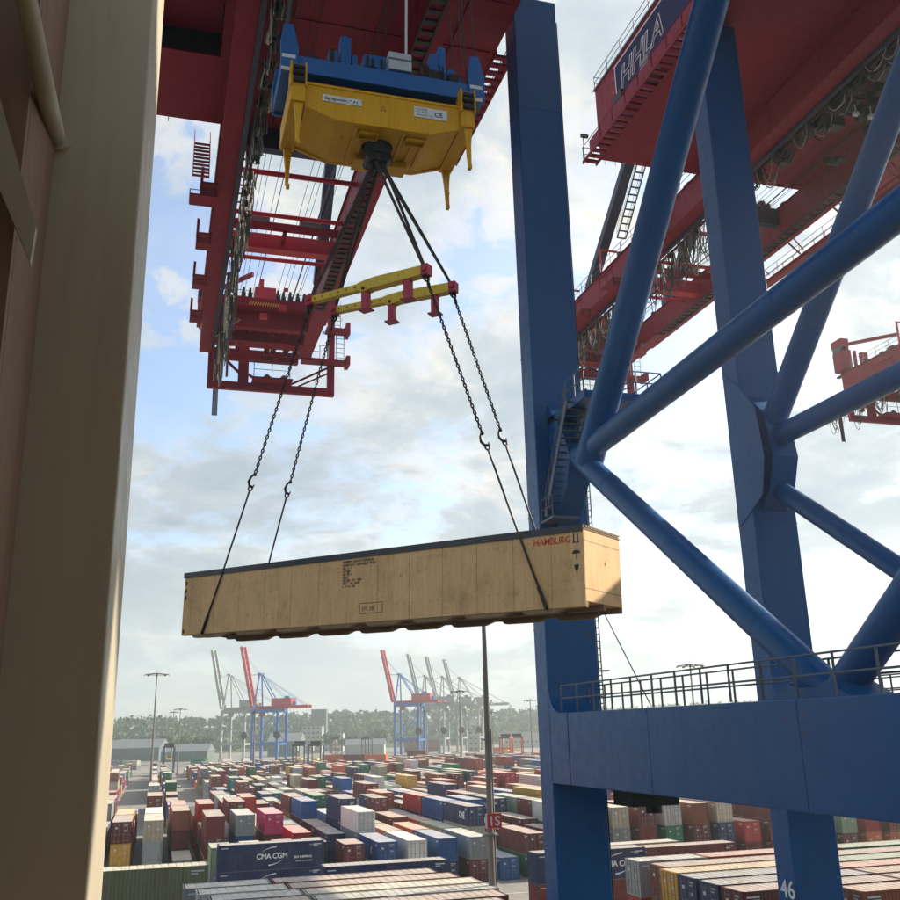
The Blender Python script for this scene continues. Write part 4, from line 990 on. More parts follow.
# ------------------------------------------------------------------ shipping containers
CC = {'maroon': (.135, .022, .020), 'rust brown': (.19, .055, .028), 'red': (.36, .022, .016), 'navy': (.012, .026, .085), 'blue': (.012, .085, .27),
      'grey': (.26, .29, .30), 'white': (.60, .59, .55), 'cream': (.46, .40, .29), 'green': (.008, .15, .055), 'teal': (.02, .16, .155), 'orange': (.52, .115, .035),
      'dark grey': (.055, .07, .085), 'olive': (.155, .165, .095), 'pink': (.62, .02, .14), 'yellow': (.48, .27, .03), 'pale green': (.22, .30, .20)}
def cont_mat(nm, col, roof=False):
    m, n, b = newmat(('roof_' if roof else 'container_')+nm.replace(' ', '_')); b.inputs['Specular IOR Level'].default_value = .25
    oi = n.add('ShaderNodeObjectInfo'); tc_ = n.add('ShaderNodeTexCoord').outputs['Object']
    off = n.add('ShaderNodeVectorMath', operation='ADD'); n.l(tc_, off.inputs[0])
    cx = n.add('ShaderNodeCombineXYZ'); n.l(n.math('MULTIPLY', oi.outputs['Random'], 57.), cx.inputs[0]); n.l(cx.outputs[0], off.inputs[1])
    v = off.outputs[0]
    c = n.mix(oi.outputs['Random'], mul(col, .72), mul(col, 1.3))
    if roof:  # chalky weathering, paled further with sun brightness put into the roof colour
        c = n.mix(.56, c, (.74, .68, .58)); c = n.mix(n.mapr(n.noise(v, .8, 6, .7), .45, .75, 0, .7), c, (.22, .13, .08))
        c = n.mix(n.mapr(n.noise(v, 3.1, 6, .7), .55, .75, 0, .5), c, (.12, .09, .07))
    else:
        mg = n.add('ShaderNodeMapping'); mg.inputs['Scale'].default_value = (1.3, 1.3, .22); n.l(v, mg.inputs[0])
        c = n.mix(n.mapr(n.noise(mg.outputs[0], 1.8, 8, .72), .53, .75, 0, .55), c, (.10, .05, .03))
        c = n.mix(n.mapr(n.noise(v, .5, 3), .4, .7, 0, .30), c, tuple(min(1, x*.6+.12) for x in col))
        c = n.mix(n.mapr(n.noise(v, 5, 6, .7), .62, .76, 0, .6), c, (.05, .028, .02))
    n.l(c, b.inputs['Base Color']); b.inputs['Roughness'].default_value = .58
    return m
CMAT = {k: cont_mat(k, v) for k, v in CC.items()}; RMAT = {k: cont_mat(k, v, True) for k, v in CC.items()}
_cm = {}
def corr(L, a, per):
    pts = []; x = -L/2+.16; 
    while x < L/2-.16:
        for dx, d in ((0, 0), (.07, 0), (.105, a), (.175, a), (.21, 0)):
            if x+dx < L/2-.12: pts.append((x+dx, d))
        x += .28*per
    pts.append((L/2-.12, 0)); return pts
def cont_mesh(kind, colr):
    key = (kind, colr)
    if key in _cm: return _cm[key]
    L = 6.06 if kind[0] == '2' else 12.19; Hh = 2.895 if kind[-1] == 'H' else 2.591; W = 2.438
    k0 = (kind, None)
    if k0 not in _cm:
        mb = MB(); hw_ = W/2; per = 1; ft = MB()
        for sx in (-1, 1):
            for sy in (-1, 1): mb.box((sx*L/2, sy*hw_, 0), (sx*(L/2-.16), sy*(hw_-.10), Hh-.02))
        for sy in (-1, 1):
            mb.box((-L/2+.16, sy*hw_, 0), (L/2-.16, sy*(hw_-.08), .16)); mb.box((-L/2+.16, sy*hw_, Hh-.10), (L/2-.16, sy*(hw_-.06), Hh-.02))
            P = corr(L, -.036, per); n_ = len(P)
            mb.add([(x, sy*(hw_-.02+d), .16) for x, d in P]+[(x, sy*(hw_-.02+d), Hh-.10) for x, d in P], [(i, i+1, n_+i+1, n_+i) for i in range(n_-1)])
        for sy in (-1, 1):
            for x_, z_, w_, h_ in ((L/2-1.25, Hh-.42, .95, .11), (L/2-1.25, Hh-.60, .5, .09), (-L/2+.35, Hh-.42, .8, .10)): mb.box((x_, sy*(hw_+.003), z_), (x_+w_, sy*(hw_-.02), z_+h_), mi=1)
        mb.box((-L/2, -hw_+.1, 0), (-L/2+.1, hw_-.1, .18)); mb.box((-L/2, -hw_+.1, Hh-.14), (-L/2+.08, hw_-.1, Hh-.02))
        P = corr(W-.0, -.04, 1); n_ = len(P); mb.add([(-L/2+.03-d, y, .18) for y, d in P]+[(-L/2+.03-d, y, Hh-.14) for y, d in P], [(i, i+1, n_+i+1, n_+i) for i in range(n_-1)])
        mb.box((L/2-.1, -hw_+.1, 0), (L/2, hw_-.1, .15)); mb.box((L/2-.08, -hw_+.1, Hh-.13), (L/2, hw_-.1, Hh-.02)); mb.box((-L/2+.2, -hw_+.1, .05), (L/2-.2, hw_-.1, .12))
        for sx in (-1, 1):
            for sy in (-1, 1):
                for z in (0, Hh-.115): mb.box((sx*(L/2+.004), sy*(hw_+.004), z), (sx*(L/2-.178), sy*(hw_-.162), z+.118))
        rf = MB(); P = corr(L, -.02, 2); n_ = len(P)
        rf.add([(x, -hw_+.05, Hh-.02+d) for x, d in P]+[(x, hw_-.05, Hh-.02+d) for x, d in P], [(i, i+1, n_+i+1, n_+i) for i in range(n_-1)])
        rf.box((-L/2+.18, hw_-.062, Hh-.019), (L/2-.18, hw_-.002, Hh-.004)); rf.box((-L/2+.18, -hw_+.062, Hh-.019), (L/2-.18, -hw_+.002, Hh-.004))
        dr = MB()
        for i_, (y0_, z0_, w_, h_) in enumerate(((.22, 2.18, .62, .12), (.22, 2.0, .40, .09), (.30, 1.55, .42, .05), (.30, 1.45, .46, .05), (.30, 1.35, .36, .05), (-.75, 1.75, .30, .22))): dr.box((L/2-.024, y0_, z0_), (L/2-.016, y0_+w_, z0_+h_), mi=1)
        for sy in (-1, 1):
            dr.box((L/2-.07, sy*.012, .155), (L/2-.025, sy*(hw_-.11), Hh-.135))
            for q in (.30, .78): ft.tube((L/2+.0, sy*q, .12), (L/2+.0, sy*q, Hh-.1), .024, 6, mi=0); ft.box((L/2-.02, sy*q-.05, 1.05), (L/2+.02, sy*q+.28, 1.10), mi=0)
            for z in (.3, Hh-.4): ft.box((L/2-.02, sy*.2, z), (L/2+.01, sy*.9, z+.04), mi=0)
            for z in (.5, 1.15, 1.85, 2.35): dr.box((L/2-.03, sy*(hw_-.16), z), (L/2-.004, sy*(hw_-.03), z+.07))
            for z in (.7, 1.35, 2.0): dr.box((L/2-.022, sy*.1, z), (L/2-.012, sy*(hw_-.2), z+.03))
        _cm[k0] = (mb, rf, dr, ft)
    mb, rf, dr, ft = _cm[k0]
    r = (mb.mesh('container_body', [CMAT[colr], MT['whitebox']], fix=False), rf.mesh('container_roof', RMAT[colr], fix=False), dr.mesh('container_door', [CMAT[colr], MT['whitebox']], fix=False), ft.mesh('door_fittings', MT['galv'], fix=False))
    _cm[key] = r; return r
def put_container(colr, kind, x, y, z, rot, detail=True):
    b_, r_, d_, f_ = cont_mesh(kind, colr)
    e = bpy.data.objects.new('shipping_container', None); COL.objects.link(e); e.location = (x, y, z); e.rotation_euler = (0, 0, rot); e.empty_display_size = .3
    for nm, me in (('body', b_), ('roof', r_), ('door', d_)):
        o = bpy.data.objects.new(nm, me); COL.objects.link(o); o.parent = e
    q = bpy.data.objects.new('lock_rod', f_); COL.objects.link(q); q.parent = o
    return e
def decal(root, nm, s, mat, x, z, size, side=-1, W=1.2225, **kw):
    """lettering on a container's long side in its own frame"""
    me = text_mesh(s, size, **kw)
    X = Vector((1, 0, 0)) if side < 0 else Vector((-1, 0, 0)); Y = Vector((0, 0, 1)); Z = X.cross(Y)
    m = Matrix((X, Y, Z)).transposed().to_4x4(); m.translation = Vector((x, side*W, z)); me.transform(m)
    me.materials.clear(); me.materials.append(mat); o = bpy.data.objects.new(nm, me); COL.objects.link(o); o.parent = root; return o

crng = random.Random(21)
PAL = ['maroon']*11+['rust brown']*8+['grey']*4+['navy']*6+['blue']*5+['white']*3+['cream']*3+['green']*4+['teal']*2+['orange']*4+['red']*5+['dark grey']*2+['pale green', 'yellow', 'olive']
PITCH = 3.87; X0R = 31.4      # centre of the row that holds the white container
SPEC = {}                     # (row, slot): [(colour, kind), ...] from the ground up
def S_(k, s, *c): SPEC[(k, s)] = [(q if isinstance(q, tuple) else (q, '40')) for q in c]
S_(0, 0, 'rust brown', 'white'); S_(-1, 0, 'navy', 'blue'); S_(-2, 0, ('rust brown', '20'), ('maroon', '20')); S_(1, 0, 'navy', 'blue'); S_(2, 0, 'maroon', 'grey')
S_(3, 0, 'blue'); S_(3, 1, 'maroon', 'cream', 'navy'); S_(4, 0, 'green', 'maroon'); S_(5, 0, 'green', 'maroon'); S_(2, 1, 'maroon', 'pale green'); S_(1, 1, 'maroon', 'orange')
S_(0, 1, 'green', 'rust brown'); S_(-1, 1, 'maroon', 'grey', 'white'); S_(-2, 1, 'navy', 'navy'); S_(-3, 0, ('navy', '20'), ('dark grey', '20')); S_(-3, 1, 'orange', 'red'); S_(-4, 0, ('rust brown', '20'), ('maroon', '20'))
S_(-2, 2, 'rust brown', 'maroon'); S_(-3, 2, 'teal', 'teal'); S_(-4, 1, 'cream', 'maroon', 'pink'); S_(-5, 1, 'grey', 'blue', 'grey'); S_(-5, 0, ('grey', '20'), ('cream', '20')); S_(-6, 0, ('grey', '20'), ('pale green', '20'))
S_(-6, 1, 'rust brown', 'maroon', 'maroon'); S_(-6, 3, 'red', 'red', 'red'); S_(-8, 1, 'rust brown', 'grey', 'cream'); S_(-8, 2, 'maroon', 'maroon', 'white'); S_(-7, 2, 'navy', 'maroon', 'rust brown')
S_(-9, 1, 'maroon', 'yellow', 'maroon'); S_(-9, 0, ('olive', '20')); S_(4, 1, 'maroon', 'maroon'); S_(5, 2, 'rust brown', 'navy', 'navy'); S_(6, 0, 'rust brown', 'rust brown', 'dark grey'); S_(7, 0, 'maroon', 'grey', 'cream')
S_(8, 0, 'navy', 'maroon', 'maroon'); S_(9, 0, 'maroon', 'green', 'white'); S_(10, 0, 'rust brown', 'maroon', 'rust brown'); S_(11, 0, 'navy', 'navy', 'cream'); S_(12, 0, 'maroon', 'red'); S_(13, 0, 'maroon', 'maroon', 'maroon')
S_(-8, 0, ('white', '20')); S_(-10, 0); S_(-10, 1); S_(-10, 2); S_(-7, 0); S_(-7, 1, 'grey')
stacks = {}
def front(k):
    return 122.0 if k >= -2 else (126.0 if k >= -7 else 124.)
BL = [(0, 0, 6), (1, 207., 6), (2, 299., 6), (3, 385., 6), (4, 473., 4)]
for bi, ys, ns in BL:
    for k in range(-38, 92):
        xc = X0R+k*PITCH
        if bi == 0 and k < -16: continue
        for s in range(ns):
            y0 = (front(k) if bi == 0 else ys)+s*12.75
            if xc > y0*1.02+14 or xc < -.22*y0-8: continue
            if bi and k in (-10, -9): continue          # the long lane between the blocks
            if bi >= 1 and k in (-6, -5) : continue
            gk = (k, s+bi*6)
            if gk in SPEC: L_ = SPEC[gk]
            else:
                if bi == 0: n_ = crng.choice([2, 2, 2, 2, 3, 3])
                elif bi < 3: n_ = crng.choice([1, 2, 2, 2, 2, 3])
                else: n_ = crng.choice([1, 1, 2, 2, 2])
                if crng.random() < .05: n_ = 0
                kd = '20' if crng.random() < (.22 if bi == 0 else .12) else ('4H' if crng.random() < .25 else '40')
                L_ = [(crng.choice(PAL), kd) for _ in range(n_)]
            if not L_: continue
            twin = L_[0][1] == '20' and gk not in SPEC
            z = 0.02; jx = crng.uniform(-.12, .12)
            col_ = []
            for t, (c_, kd) in enumerate(L_):
                h = 2.895 if kd[-1] == 'H' else 2.591; ln = 6.06 if kd[0] == '2' else 12.19
                face = -PI/2 if crng.random() < .7 else PI/2
                col_.append(dict(c=c_, kind=kd, x=xc+jx+crng.uniform(-.04, .04), y=y0+ln/2+crng.uniform(-.06, .06), z=z, rot=face, key='%d,%d,%d' % (k, s+bi*6, t), k=k, s=s+bi*6, t=t, n=len(L_)))
                if twin:
                    col_.append(dict(c=crng.choice(PAL), kind=kd, x=xc+jx+crng.uniform(-.04, .04), y=y0+6.15+ln/2, z=z, rot=face, key='%d,%d,%dB' % (k, s+bi*6, t), k=k, s=s+bi*6+.5, t=t, n=len(L_)))
                z += h+.004
            stacks[gk] = col_
allc = [c_ for v in stacks.values() for c_ in v]
# stacks standing parallel to the quay
par = []
def pstack(tag_, xr_, y, cols, rev=False, place=''):
    """containers along X with their right (or left) end at xr_"""
    z = .02
    for t, (c_, kd) in enumerate(cols):
        h = 2.895 if kd[-1] == 'H' else 2.591; ln = 6.06 if kd[0] == '2' else 12.19
        par.append(dict(c=c_, kind=kd, x=xr_+ln/2 if rev else xr_-ln/2, y=y+1.22, z=z, rot=0 if not rev else PI, key='P%s,%d' % (tag_, t), t=t, n=len(cols), place=place)); z += h+.004
H4 = '4H'
pstack('olive', 4.4, 80.0, [('grey', H4), ('olive', H4), ('olive', H4)], place='at the lower left behind the steel column')
pstack('cma', 19.9, 122.0, [('navy', H4), ('navy', H4)], place='at the lower left below the crate')
pstack('navyb', 28.2, 98.0, [('maroon', H4), ('navy', H4)], place='behind the flat pale roofs at the bottom')
pstack('cmar', 49.6, 98.0, [('maroon', H4), ('navy', H4)], place='just right of the left crane leg')
pstack('rA', 62.8, 102.0, [('rust brown', '40'), ('maroon', '40')], place='behind the stacks at the lower right')
pstack('rB', 58.0, 106.0, [('dark grey', '40'), ('cream', '40')], place='behind the stacks at the lower right')
mk0 = aty(270, 786, 287.); pstack('mk', mk0.x+12.2, 286.5, [('maroon', '40'), ('grey', '40')], place='lettered, in the middle distance left of centre')
prn = random.Random(11)
tops = ['maroon', 'grey', 'rust brown', 'white', 'rust brown']
for i, y in enumerate((75.3, 72.3, 69.3, 66.3, 63.3, 60.3)):
    xr_ = (20.9, 21.7, 22.4, 22.6, 22.2, 21.4)[i]; x = xr_; j = 0
    nm = ('farthest', 'second farthest', 'third farthest', 'third nearest', 'second nearest', 'nearest')[i]
    while j < 2:
        L3 = [(prn.choice(PAL), '40') for _ in range(2)]+[((['maroon', 'rust brown', 'cream', 'grey', 'maroon', 'maroon'] if j == 0 else ['grey', 'white', 'grey', 'rust brown', 'cream', 'navy'])[i], '20' if j else '40')]
        if j: L3 = [(q0, L3[2][1]) for q0, _ in L3]
        pstack('c%d_%d' % (i, j), x, y, L3, place='in the %s of the pale-roofed rows at the bottom, %s' % (nm, ('its right end', 'its left end')[j])); x -= 12.35; j += 1
ends = ['grey', 'rust brown', 'yellow', 'navy', 'navy', 'maroon']
for i, y in enumerate((73.6, 70.0, 67.0, 64.0, 61.0, 58.0, 55.0)):
    x = (36.6, 36.9, 36.2, 36.0, 35.9, 35.8, 42.4)[i]; j = 0
    nm = ('farthest', 'second farthest', 'third farthest', 'middle', 'third nearest', 'second nearest', 'nearest')[i]
    while x < 112:
        c0 = (ends+['rust brown'])[i] if j == 0 else prn.choice(PAL)
        L3 = [(prn.choice(PAL), '40'), (prn.choice(['maroon', 'rust brown', 'red']), '40')]+([(c0, '20' if i == 0 and j == 0 else '40')] if not (i == 6 and j == 0) else [('rust brown', '40')])
        pstack('r%d_%d' % (i, j), x, y, L3, rev=True, place='in the %s row right of the left crane leg, %s' % (nm, ('its left end', 'second along', 'third along', 'fourth along', 'fifth along', 'its far right', 'its far right')[j])); x += 12.35 if not (i == 0 and j == 0) else 6.2; j += 1
for j in range(3): pstack('q%d' % j, 92+j*12.5, 84, [(prn.choice(PAL), '40'), (prn.choice(PAL), '40')], rev=True, place='behind the right leg at the bottom edge')
allc += par

# which containers show largest in the picture: cast a grid of sight lines against plain boxes and everything built so far
from mathutils.bvhtree import BVHTree
def box_faces(c_):
    L_ = (6.06 if c_['kind'][0] == '2' else 12.19)/2; h = 2.895 if c_['kind'][-1] == 'H' else 2.591; W_ = 1.219
    ax, ay = (W_, L_) if .1 < abs(c_['rot']) < 3 else (L_, W_)
    x, y, z = c_['x'], c_['y'], c_['z']
    return [Vector((x+sx*ax, y+sy*ay, z+q)) for q in (0, h-.01) for sx, sy in ((-1,-1),(1,-1),(1,1),(-1,1))]
BF = [(0,1,5,4),(1,2,6,5),(2,3,7,6),(3,0,4,7),(4,5,6,7)]
bpy.context.view_layer.update()
bv = []; bfc = []; own = []
for o in list(bpy.data.objects):
    if o.type != 'MESH' or o.name == 'haze': continue
    mw = o.matrix_world; k0 = len(bv); bv += [mw @ v.co for v in o.data.vertices]
    for p in o.data.polygons: bfc.append([k0+i for i in p.vertices]); own.append(-1)
for q, c_ in enumerate(allc):
    k0 = len(bv); bv += box_faces(c_)
    for f in BF: bfc.append([k0+i for i in f]); own.append(q)
tree_ = BVHTree.FromPolygons(bv, bfc); seen = {}
for j in range(740, 900):
    for i in range(95, 900):
        h_ = tree_.ray_cast(EYE, ray(i+.5, j+.5).normalized())
        if h_[2] is not None and own[h_[2]] >= 0: q = own[h_[2]]; seen[q] = seen.get(q, 0)+1
order = sorted(seen, key=lambda q: (-seen[q], q))[:290]
KEEP = set(allc[q]['key'] for q in order)
del bv, bfc, own, tree_
BNAME = ['nearest', 'second', 'third', 'fourth', 'farthest']
idx = {c_['key']: c_ for c_ in allc}
def top_of(k, s):
    v = stacks.get((k, s)); return v[-1]['c'] if v else None
far_boxes = []
made = []
for c_ in allc:
    if c_['key'] in KEEP: 
        e = put_container(c_['c'], c_['kind'], c_['x'], c_['y'], c_['z'], c_['rot']); c_['obj'] = e; made.append(c_)
    else: far_boxes.append(c_)
# labels: add true distinguishing facts until the words single out one container
def art(w_): return ('an ' if w_[0] in 'aeiou' else 'a ')+w_
def facts(c_):
    size = 'short' if c_['kind'][0] == '2' else 'long'
    tier = 'alone on the ground' if c_['n'] == 1 else ('topmost of %s' % ('two' if c_['n'] == 2 else 'three') if c_['t'] == c_['n']-1 else ('at the bottom of %s' % ('two' if c_['n'] == 2 else 'three') if c_['t'] == 0 else 'middle of three'))
    out = [size+' '+c_['c']+' container', tier]
    if 'place' in c_: return out+[c_['place']], []
    k, s = c_['k'], int(c_['s']); b_ = s//6
    st = [q for q in stacks[(k, s)] if q['s'] == c_['s']]
    extra = []
    if c_['t'] > 0 and len(st) > c_['t']: extra.append('on '+art(st[c_['t']-1]['c'])+' one')
    elif c_['n'] > 1 and len(st) > c_['t']+1: extra.append('under '+art(st[c_['t']+1]['c'])+' one')
    l, r, f, h = top_of(k-1, s), top_of(k+1, s), top_of(k, s-1) if s % 6 else None, top_of(k, s+1)
    if l: extra.append(l+' to its left')
    if r: extra.append(r+' to its right')
    if f: extra.append(f+' in front')
    else: extra.append('facing the road')
    if h: extra.append(h+' behind')
    extra.append(BNAME[b_]+' block')
    return out, extra
def join(ws): return ', '.join(ws)
lab = {}; level = {c_['key']: 0 for c_ in made}
fx = {c_['key']: facts(c_) for c_ in made}
for it in range(7):
    cnt = {}
    for c_ in made:
        a, ex = fx[c_['key']]
        s_ = join(a+ex[:level[c_['key']]]); lab[c_['key']] = s_; cnt.setdefault(s_, []).append(c_['key'])
    for s_, ks in cnt.items():
        if len(ks) > 1:
            for q in ks: level[q] += 1
def clip(s_):
    w_ = s_.split(' '); 
    while len(w_) > 16:
        if ' container, ' in s_ and s_.startswith(('long ', 'short ')): s_ = s_.split(' ', 1)[1]; w_ = s_.split(' '); continue
        s_ = s_.rsplit(', ', 1)[0] if ', ' in s_ else ' '.join(w_[:16]); w_ = s_.split(' ')
    return s_
for c_ in made:
    e = c_['obj']; tag(e, clip(lab[c_['key']]), 'container', 'containers stacked in the terminal yard')
def lab_set(key, s_):
    if 'obj' in idx[key]: idx[key]['obj']['label'] = s_
# lettering on the named ones
WHT = MT['white']
def cma(root, off=0., small=True):
    decal(root, 'lettering', 'CMA CGM', WHT, -1.75+off, 1.2, .80, bold=.018, extrude=.004, spacing=.95)
    mb = MB()
    for (xa, za, xb, zb_, bow, wa, wb) in ((-1.15, 1.98, .55, 2.46, .16, .02, .15), (-.35, .48, 1.25, .98, -.16, .16, .02)):
        n_ = 14; P = []; Qp = []
        for i in range(n_+1):
            t = i/n_; x_ = xa+(xb-xa)*t+off; z_ = za+(zb_-za)*t+bow*4*t*(1-t)*.6; w_ = wa+(wb-wa)*t; P.append((x_, -1.227, z_+w_/2)); Qp.append((x_, -1.227, z_-w_/2))
        mb.add(P+Qp[::-1], [tuple(range(2*n_+2))])
    o = bpy.data.objects.new('logo_swoosh', mb.mesh('logo_swoosh', WHT, fix=False)); COL.objects.link(o); o.parent = root
    if small: decal(root, 'lettering', 'BIO SHIPPING', WHT, 2.6, 1.1, .34, extrude=.003, bold=.01); decal(root, 'lettering', 'www.container', WHT, 2.8, .70, .32, extrude=.003)
    decal(root, 'lettering', 'CMAU 428 117', WHT, 4.4, 2.42, .17, extrude=.003)
for key in ('Pcma,1', 'Pcma,0', 'Pcmar,1'):
    if 'obj' in idx[key]: cma(idx[key]['obj'], *((2.9, False) if key == 'Pcmar,1' else ()))
if 'obj' in idx['Pnavyb,1']: decal(idx['Pnavyb,1']['obj'], 'lettering', 'SAMSARA', WHT, -4.4, 1.0, .62, extrude=.003)
if 'obj' in idx['Pmk,1']: decal(idx['Pmk,1']['obj'], 'lettering', 'MAERSK', MT['black'], -1.9, .75, 1.5, extrude=.003, bold=.03)
def onelogo(key, s_, mat=WHT, size=1.25, x=-5.4):
    if key in idx and 'obj' in idx[key]:
        o = idx[key]['obj']; fc = o.rotation_euler.z; side = -1 if fc < 0 else 1     # the side that faces left
        X = x if side < 0 else x; decal(o, 'lettering', s_, mat, (-x if side > 0 else 2.0), .9, size, side=side, extrude=.004, bold=.03)
for key, s_ in (('3,1,2', 'ONE'), ('5,2,2', 'ONE'), ('-1,0,1', 'K'), ('1,0,1', 'PIL')): onelogo(key, s_)
lab_set('Pcma,1', 'navy container with CMA CGM in white on its side, upper of two'); lab_set('Pcma,0', 'navy container with CMA CGM half hidden, directly below the other lettered one')
lab_set('Pcmar,1', 'navy container with CMA CGM on its side, just right of the left crane leg'); lab_set('Polive,2', 'olive corrugated container at lower left beside the steel column, topmost of three')
lab_set('3,1,2', 'navy container with ONE in white, on a cream one left of the 1S mast'); lab_set('-4,1,2', 'bright pink container facing the camera in the left part of the yard')
lab_set('0,0,1', 'white container with closed doors on a brown one in the front row')
# the rest of the yard: one mass
mats = []; mi = {}
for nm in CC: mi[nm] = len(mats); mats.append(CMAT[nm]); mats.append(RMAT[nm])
mb = MB()
for c_ in far_boxes:
    L_ = (6.06 if c_['kind'][0] == '2' else 12.19)/2; h = 2.895 if c_['kind'][-1] == 'H' else 2.591; W_ = 1.219
    ax, ay = (W_, L_) if abs(c_['rot']) > .1 and abs(c_['rot']) < 3 else (L_, W_)
    x, y, z = c_['x'], c_['y'], c_['z']; k = mi[c_['c']]
    vs = [(x+sx*ax, y+sy*ay, z+zz_) for zz_ in (0, h-.01) for sx, sy in ((-1,-1),(1,-1),(1,1),(-1,1))]
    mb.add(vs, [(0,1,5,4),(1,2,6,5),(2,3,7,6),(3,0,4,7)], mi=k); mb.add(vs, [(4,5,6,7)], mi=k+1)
if far_boxes: tag(mb.build('distant_containers', mats, fix=False), 'mass of small coloured containers filling the back of the yard', 'containers', kind='stuff')

# ------------------------------------------------------------------ masts
def mast_at(px, py, D):
    p = atd(px, py, D); return p.x, p.y
def high_mast(name_label, base, h, r0, r1, ring, lamps=8, group='high floodlight masts in the yard'):
    root = thing('light_mast', name_label, 'light mast', (base[0], base[1], 0), group)
    x, y = base
    mb = MB(); mb.path([(x, y, 0), (x, y, h*.5), (x, y, h)], [r0, (r0+r1)/2, r1], 14); mb.box((x-r0*1.7, y-r0*1.7, 0), (x+r0*1.7, y+r0*1.7, .35)); mb.build('pole', MT['pole'], root)
    mb = MB(); pts = [(x+ring*math.cos(2*PI*i/20), y+ring*math.sin(2*PI*i/20), h-.15) for i in range(20)]; mb.path(pts, .09, 6, closed=True)
    pts = [(x+ring*.45*math.cos(2*PI*i/16), y+ring*.45*math.sin(2*PI*i/16), h+.1) for i in range(16)]; mb.path(pts, .08, 5, closed=True)
    for i in range(4): a = PI/4+i*PI/2; mb.beam((x, y, h+.15), (x+ring*math.cos(a), y+ring*math.sin(a), h-.15), .1, .12)
    mb.tube((x, y, h-.5), (x, y, h+.3), .28, 10); mb.tube((x, y, h+.3), (x, y, h+1.3), .04, 5); mb.build('crown_ring', MT['lamp'], root)
    for i in range(lamps):
        a = 2*PI*i/lamps; c = Vector((x+ring*math.cos(a), y+ring*math.sin(a), h-.35)); o = Vector((math.cos(a), math.sin(a), 0))
        mb = MB(); mb.beam(c-o*.35+Vector((0,0,.22)), c+o*.38-Vector((0,0,.08)), .62, .2); mb.build('floodlight', MT['lamp'], root)
    return root
for lab_, px, pt, D, r0, ring, y_bot in (
    ('tall floodlight mast with a dark lamp ring, nearest of the left three', 157, 674, 300, .42, 3.4, 0),
    ('slim floodlight mast with dark ring, right of the tallest left mast', 180.5, 709, 480, .38, 3.0, 0),
    ('faint floodlight mast at the left, smallest lamp ring', 174, 712, 520, .34, 2.2, 0),
    ('pale mast rising in front of the red and blue far cranes', 255, 712, 330, .48, 1.2, 0),
    ('floodlight mast between the far white cranes and the 1S mast', 459.5, 691, 350, .36, 3.0, 0),
    ('thin distant floodlight mast just right of the 1S mast', 492, 712, 480, .3, 2.2, 0),
    ('distant floodlight mast beside the left blue crane leg', 530, 700, 420, .34, 2.6, 0),
    ('floodlight mast seen through the handrail of the blue beam', 690, 665, 230, .4, 3.0, 0)):
    p = atd(px, pt, D); high_mast(lab_, (p.x, p.y), p.z, r0, .17, ring)
# the near mast with the sign; its top is hidden by the crate
pm = atd(491.5, 860, 66.); bx_, by_ = pm.x, pm.y
root = thing('light_mast', 'thick grey mast carrying the red 1S sign, rising behind the crate', 'light mast', (bx_, by_, 0), 'high floodlight masts in the yard')
MB().path([(bx_, by_, 0), (bx_, by_, 12), (bx_, by_, 24), (bx_, by_, 31)], [.27, .225, .16, .11], 18).build('pole', MT['pole'], root)
mb = MB()
for z in (5.0, 11.0, 17.2): mb.tube((bx_, by_, z), (bx_, by_, z+.12), .42, 16)
mb.box((bx_-.6, by_-.1, 10.9), (bx_+.6, by_+.1, 11.0)); mb.tube((bx_+.33, by_-.1, 0), (bx_+.24, by_-.05, 18), .05, 6); mb.tube((bx_+.38, by_, 0), (bx_+.28, by_, 18), .04, 6); mb.build('cable_bracket', MT['galv'], root)
sz = atd(491, 821, 66.).z
mb = MB(); mb.box((bx_-.55, by_-.60, sz-.47), (bx_+.63, by_-.55, sz+.47)); sgn_ = mb.build('row_sign', MT['signred'], root)
mb = MB(); mb.box((bx_-.55, by_-.64, sz-.47), (bx_-.42, by_-.605, sz+.47)); mb.build('sign_edge', MT['whitebox'], sgn_)
place_text('lettering', '1S', MT['whitebox'], (bx_-.33, by_-.61, sz-.31), (1,0,0), (0,0,1), .88, sgn_, extrude=.004, bold=.012)
mb = MB(); mb.tube((bx_-2.2, by_, 30.8), (bx_+2.2, by_, 30.8), .08, 6)
for q in (-2, -.8, .8, 2): mb.box((bx_+q-.35, by_-.5, 30.3), (bx_+q+.35, by_+.3, 30.75))
mb.build('floodlight', MT['lamp'], root)

